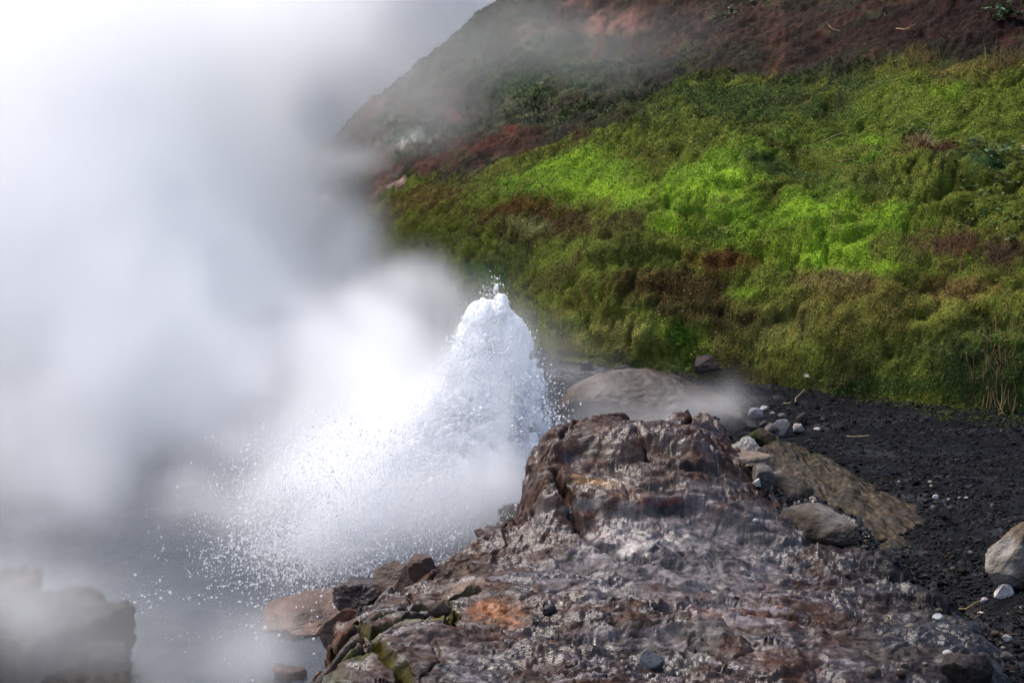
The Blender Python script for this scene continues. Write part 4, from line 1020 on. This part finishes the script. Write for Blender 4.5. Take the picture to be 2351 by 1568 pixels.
def build_splash():
    lo, hi = (-1.05, 6.45, -.05), (.35, 7.55, 1.36); h = .0115
    res = tuple(int((hi[k] - lo[k]) / h) for k in range(3))
    X, Y, Z = grid_axes(lo, hi, res)
    L_ = np.interp(Z, zk, xl); R_ = np.interp(Z, zk, xr)
    cx = (L_ + R_) / 2; hw = np.maximum((R_ - L_) / 2, .02)
    yc = SY - .28 * sstep(.9, 0, Z); hd = np.minimum(hw * .8, .40)
    r = np.hypot((X - cx) / hw, (Y - yc) / hd)
    e = (1 - r) * np.minimum(hw, .3) / .3
    wx = .05 * noise(X * 6, Y * 6, Z * 6, 130); wz = .05 * noise(X * 6, Y * 6, Z * 6, 131)
    n1 = noise((X + wx) * 9, Y * 9, (Z + wz) * 7, 132); n2 = noise((X + wx) * 19, Y * 19, (Z + wz) * 15, 133); n3 = noise(X * 42, Y * 42, Z * 36, 134)
    rid = 1 - 2.2 * np.abs(noise((X + wx) * 13, Y * 13, (Z + wz) * 10, 135))
    e = e + .34 * noise(X * 4.5, Y * 4.5, Z * 4.2, 136) * sstep(.35, .9, Z)
    F = e * 1.9 + .50 * n1 + .46 * n2 + .30 * n3 + .30 * rid - .34 - 5 * np.maximum(Z - 1.2 - .16 * noise(X * 7, Y * 7, Z * 2, 137), 0)
    F = np.where((r < 1.06) & (Z > .2), F, -1)
    F[0], F[-1], F[:, 0], F[:, -1], F[:, :, 0], F[:, :, -1] = -1, -1, -1, -1, -1, -1
    F = np.clip(F + 1, 0, 2)
    me = iso_mesh('water_spout', F, lo, hi, M_lace, 1.0)
    root = obj('water_spout', me, M_lace, 'white lacy jet of boiling water spouting up beside the brown crag', 'water spout')
    me.polygons.foreach_set('use_smooth', np.ones(len(me.polygons), bool))
    # drops torn off the jet: thrown up and out, falling in arcs
    n = 210000; nj = 900
    Vs, Fs = cube_sphere(1)
    # each torn rope of water is a cluster of drops sharing one throw
    jvz = rng.normal(4.0, .75, nj).clip(1.2, 4.9); jvx = rng.normal(-.28, .62, nj); jvy = rng.normal(-.30, .48, nj); jt = rng.uniform(.10, 1.0, nj) ** .8
    j = rng.choice(nj, n, p=(lambda q: q / q.sum())(rng.gamma(.8, 1, nj)))
    loose = rng.random(n) < .35
    sp_ = np.where(loose, .30, .055)
    src = np.stack([rng.normal(-.18, .05, n), rng.normal(SY - .1, .05, n), np.zeros(n)], 1)
    vz = (jvz[j] + rng.normal(0, 1, n) * sp_).clip(1., 4.95); vx = jvx[j] + rng.normal(0, 1, n) * sp_ * .8; vy = jvy[j] + rng.normal(0, 1, n) * sp_ * .8
    T = 2 * vz / 9.81; t = np.clip(jt[j] + rng.normal(0, .07, n), .06, 1.0) * T
    p = src + np.stack([vx * t, vy * t, vz * t - 4.905 * t * t], 1); v = np.stack([vx, vy, vz - 9.81 * t], 1)
    Lp = np.interp(p[:, 2], zk, xl); Rp = np.interp(p[:, 2], zk, xr)
    ok = (p[:, 2] > .0) & (p[:, 0] > Lp + .02 - (.02 + .16 * sstep(1.2, .6, p[:, 2])) * rng.random(n) ** 3) & (p[:, 0] < Rp - .03 + (.02 + .22 * sstep(1.2, .5, p[:, 2])) * rng.random(n) ** 3) & (p[:, 2] < 1.22)
    ok &= (rng.random(n) < np.where(p[:, 2] > .42, .22, 1.) + .8 * (np.abs((p[:, 0] - (Lp + Rp) / 2) / np.maximum((Rp - Lp) / 2, .02)) > .93))
    pl = np.stack([rng.normal(-.72, .27, n // 5), rng.normal(6.4, .28, n // 5), rng.gamma(1.5, .16, n // 5)], 1)   # the falling skirt on the left
    vl = np.stack([rng.normal(-.6, .4, n // 5), rng.normal(-.3, .3, n // 5), rng.normal(-2.5, .8, n // 5)], 1)
    kl = (pl[:, 2] < .75) & (poly_sd(pl[:, 0].astype(f32), pl[:, 1].astype(f32), POOL) > .05)
    nf = 2600; pf = np.stack([rng.normal(-1.0, .38, nf), rng.normal(6.0, .35, nf), np.full(nf, .02)], 1); vf = np.tile(np.array([[1., .1, 0.]]), (nf, 1)) + rng.normal(0, .15, (nf, 3)) * np.array([1, 1, 0])
    kf = (poly_sd(pf[:, 0].astype(f32), pf[:, 1].astype(f32), POOL) > .15) & (fbm((pf[:, 0] * 4).astype(f32), (pf[:, 1] * 9).astype(f32), oct=3, seed=138) > .05)
    p = np.concatenate([p[ok], pl[kl], pf[kf]]); v = np.concatenate([v[ok], vl[kl], vf[kf]]); n = len(p)
    s = np.exp(np.clip(rng.normal(0, .5, n), -1.3, .95)) * .0022
    s[rng.random(n) < .02] *= 1.35
    d = v / np.linalg.norm(v, axis=1, keepdims=True)
    a = np.cross(d, rng.normal(size=(n, 3))); a /= np.linalg.norm(a, axis=1, keepdims=True); b = np.cross(d, a)
    st = rng.uniform(.9, 2.0, n)
    loc = Vs[None] * (1 + rng.normal(0, .13, (n, len(Vs), 1)))
    P = p[:, None] + (loc[..., 0:1] * a[:, None] + loc[..., 1:2] * b[:, None] + loc[..., 2:3] * (d * st[:, None])[:, None]) * s[:, None, None]
    Fa = (Fs[None] + (np.arange(n) * len(Vs))[:, None, None]).reshape(-1, 4)
    obj('spray', make_mesh('spray', P.reshape(-1, 3), Fa), M_drop, 'drops of water flying off the spout and falling to its left', 'spray', kind='stuff')
build_splash()

# ------------------------------------------------------------------ steam
def build_steam():
    lo, hi, h = (-10.5, 4.3, -.1), (2.6, 33.0, 6.4), .09
    res = tuple(int((hi[k] - lo[k]) / h) for k in range(3))
    X, Y, Z = grid_axes(lo, hi, res)
    Dn = np.zeros(res, f32)
    wx = .55 * noise(X * .9, Y * .9, Z * .9, 140) + .18 * noise(X * 2.6, Y * 2.6, Z * 2.6, 141)
    wz = .55 * noise(X * .9, Y * .9, Z * .9, 142) + .18 * noise(X * 2.6, Y * 2.6, Z * 2.6, 143)
    for dx, dy, y, rx, ry, ryd, tau in STEAM:
        c = at_y(dx * K, dy * K, y); s = px_size(y)
        a, b = rx * s, ry * s
        k = min(1., a / .8) * (.55 if y > 10 else 1.)
        q = ((X + wx * k - c[0]) / a) ** 2 + ((Y - c[1]) / ryd) ** 2 + ((Z + wz * k - c[2]) / b) ** 2
        Dn += tau / (1.77 * ryd) * np.exp(-np.minimum(q, 20) ** 1.15)
    n = fbm((X + wx) * 1.3, (Y) * 1.3, (Z + wz) * 1.3, oct=4, seed=150, gain=.55)
    n2 = fbm((X + wx) * 3.1, Y * 3.1, (Z + wz) * 2.7, oct=2, seed=156)
    far = sstep(8.5, 12, Y)
    Dn *= lerp(np.clip(.85 + 2.2 * n + 1.5 * n2, .03, 3.), np.clip(1 + 1.0 * n + .8 * n2, .4, 2.), far)
    Dn *= 1 - .9 * (sstep(-.05, .12, poly_sd(X[:, :, 0], Y[:, :, 0], OUT)) * sstep(6.0, 5.8, Y[:, :, 0]))[:, :, None]
    Dn[Dn < .012] = 0
    for k in range(3):
        sl = [slice(None)] * 3
        for e in (0, -1): sl[k] = e; Dn[tuple(sl)] = 0
    m, nt, out = new_mat('steam')
    v = nt.nodes.new('ShaderNodeVolumePrincipled'); v.inputs['Color'].default_value = (.992, .995, 1, 1)
    v.inputs['Density'].default_value = 1.0; v.inputs['Anisotropy'].default_value = .1
    nt.links.new(v.outputs[0], out.inputs['Volume'])
    o = grid_object('steam', Dn, lo, hi, m, 'volume'); o['kind'] = 'stuff'; o['label'] = 'thick white steam billowing from the hot spring on the left'; o['category'] = 'steam'
STEAM = [  # dx, dy (centre, display px), distance, half sizes (display px), depth radius (m), optical depth
    (80, 100, 12, 370, 330, 3.0, 5.5), (360, 60, 14, 190, 260, 3.0, 5.5), (630, 0, 13, 190, 140, 2.5, 3.2), (70, 480, 10.5, 340, 260, 2.5, 5.0), (290, 640, 11.5, 290, 260, 2.2, 4.0), (380, 380, 12, 110, 260, 2.3, 4.0),
    (700, 60, 30, 330, 260, 1.6, 8.0), (350, 100, 28, 330, 300, 2, 7.0), (1000, -60, 30.5, 220, 160, 1.3, 5.0), (450, 330, 29, 260, 150, 1.6, 6), (500, 200, 19, 130, 220, 2, 1.8), (640, 420, 13.5, 110, 120, 1.5, 1.1),
    (180, 780, 9.5, 330, 240, 2.0, 4.0), (450, 760, 9, 200, 190, 1.6, 4.0), (680, 830, 8.8, 170, 130, 1.2, 3.0), (860, 830, 8.5, 90, 90, .8, 2.0), (490, 600, 11, 120, 150, 1.6, 2.6),
    (965, 650, 9.3, 105, 46, .6, 1.25), (815, 575, 11.5, 60, 90, .8, 1.3), (985, 705, 9.6, 80, 60, .5, .5), (850, 720, 9.4, 90, 50, .8, .9), (800, 930, 8.0, 240, 110, .9, 3.0), (900, 1000, 7.8, 180, 130, .6, 2.6), (500, 960, 8.4, 260, 120, 1.2, 2.4), (150, 980, 8.0, 240, 140, 1.2, 2.2),
    (660, 500, 14, 80, 70, 1.4, .7), (600, 360, 18, 110, 70, 1.5, .4), (800, 375, 15, 80, 30, .8, .5), (900, 200, 17, 200, 140, 2.0, .35), (1250, 90, 15, 300, 90, 1.6, .22), (700, 560, 12.5, 70, 70, 1.0, .7),
    (350, 1130, 7.2, 320, 80, .8, 1.0), (120, 1200, 7, 180, 90, .8, .8), (640, 1150, 7.0, 130, 120, .5, 1.2), (180, 1440, 4.85, 260, 130, .3, .42), (480, 1530, 4.9, 240, 80, .3, .45), (640, 1470, 4.95, 90, 60, .2, .35), (40, 1370, 4.85, 150, 100, .25, .3), (680, 1420, 5.4, 110, 70, .3, .9), (20, 1500, 4.7, 160, 130, .25, .4),
    (1130, 890, 6.9, 80, 130, .22, 4.5), (1060, 1060, 6.75, 160, 140, .3, 6.5), (930, 1000, 6.9, 140, 140, .4, 3.0), (880, 1170, 6.45, 170, 110, .35, 5.0), (800, 1270, 6.2, 130, 60, .25, 1.5), (740, 1080, 6.6, 120, 120, .4, 2.6), (1130, 1110, 6.5, 100, 100, .25, 3.),
    (1450, 950, 6.55, 170, 45, .25, .55), (1350, 900, 6.9, 70, 70, .3, .5), (1640, 945, 6.5, 70, 26, .15, .45), (1690, 915, 6.6, 36, 28, .15, .5), (1290, 800, 7.6, 50, 60, .3, .3), (1080, 760, 8.2, 50, 80, .4, .4),
]
build_steam()
# ------------------------------------------------------------------ light, camera
def final():
    cam = bpy.data.cameras.new('camera'); cam.lens = 50; cam.sensor_width = 36; cam.clip_end = 3000; cam.clip_start = .05
    co = bpy.data.objects.new('camera', cam); COL.objects.link(co); co.location = (0, 0, CAMH); co.rotation_euler = (math.pi / 2 - PITCH, 0, 0)
    sc.camera = co
    sun = bpy.data.lights.new('sun', 'SUN'); sun.energy = 1.6; sun.angle = math.radians(22); sun.color = (1, .96, .9)
    so = bpy.data.objects.new('sun', sun); COL.objects.link(so)
    el, az = math.radians(56), math.radians(-58)            # azimuth from +Y towards +X: behind the steam, a little to the left
    dv = np.array([math.sin(az) * math.cos(el), math.cos(az) * math.cos(el), math.sin(el)])
    from mathutils import Vector
    so.rotation_euler = Vector(-dv).to_track_quat('-Z', 'Y').to_euler()
    w = bpy.data.worlds.new('World'); sc.world = w; w.use_nodes = True
    nt = w.node_tree; bg = nt.nodes['Background']
    sky = nt.nodes.new('ShaderNodeTexSky'); sky.sky_type = 'NISHITA'; sky.sun_disc = False
    sky.sun_elevation = el; sky.sun_rotation = az; sky.dust_density = 4; sky.air_density = 1.0; sky.ozone_density = 1.
    nt.links.new(sky.outputs[0], bg.inputs['Color']); bg.inputs['Strength'].default_value = .113
    v = sc.view_settings; v.view_transform = 'Standard'; v.look = 'None'; v.exposure = EXPOSURE; v.gamma = 1; v.use_curve_mapping = False
    c = sc.cycles; c.use_denoising = True; c.denoiser = 'OPENIMAGEDENOISE'; c.denoising_input_passes = 'RGB_ALBEDO'; c.denoising_prefilter = 'NONE'; c.use_adaptive_sampling = False
    c.max_bounces = 14; c.diffuse_bounces = 5; c.glossy_bounces = 2; c.transmission_bounces = 6; c.volume_bounces = 12; c.transparent_max_bounces = 8
    c.volume_step_rate = 1.0; c.volume_max_steps = 256; c.caustics_reflective = False; c.caustics_refractive = False; c.sample_clamp_indirect = 4
EXPOSURE = 1.18
final()
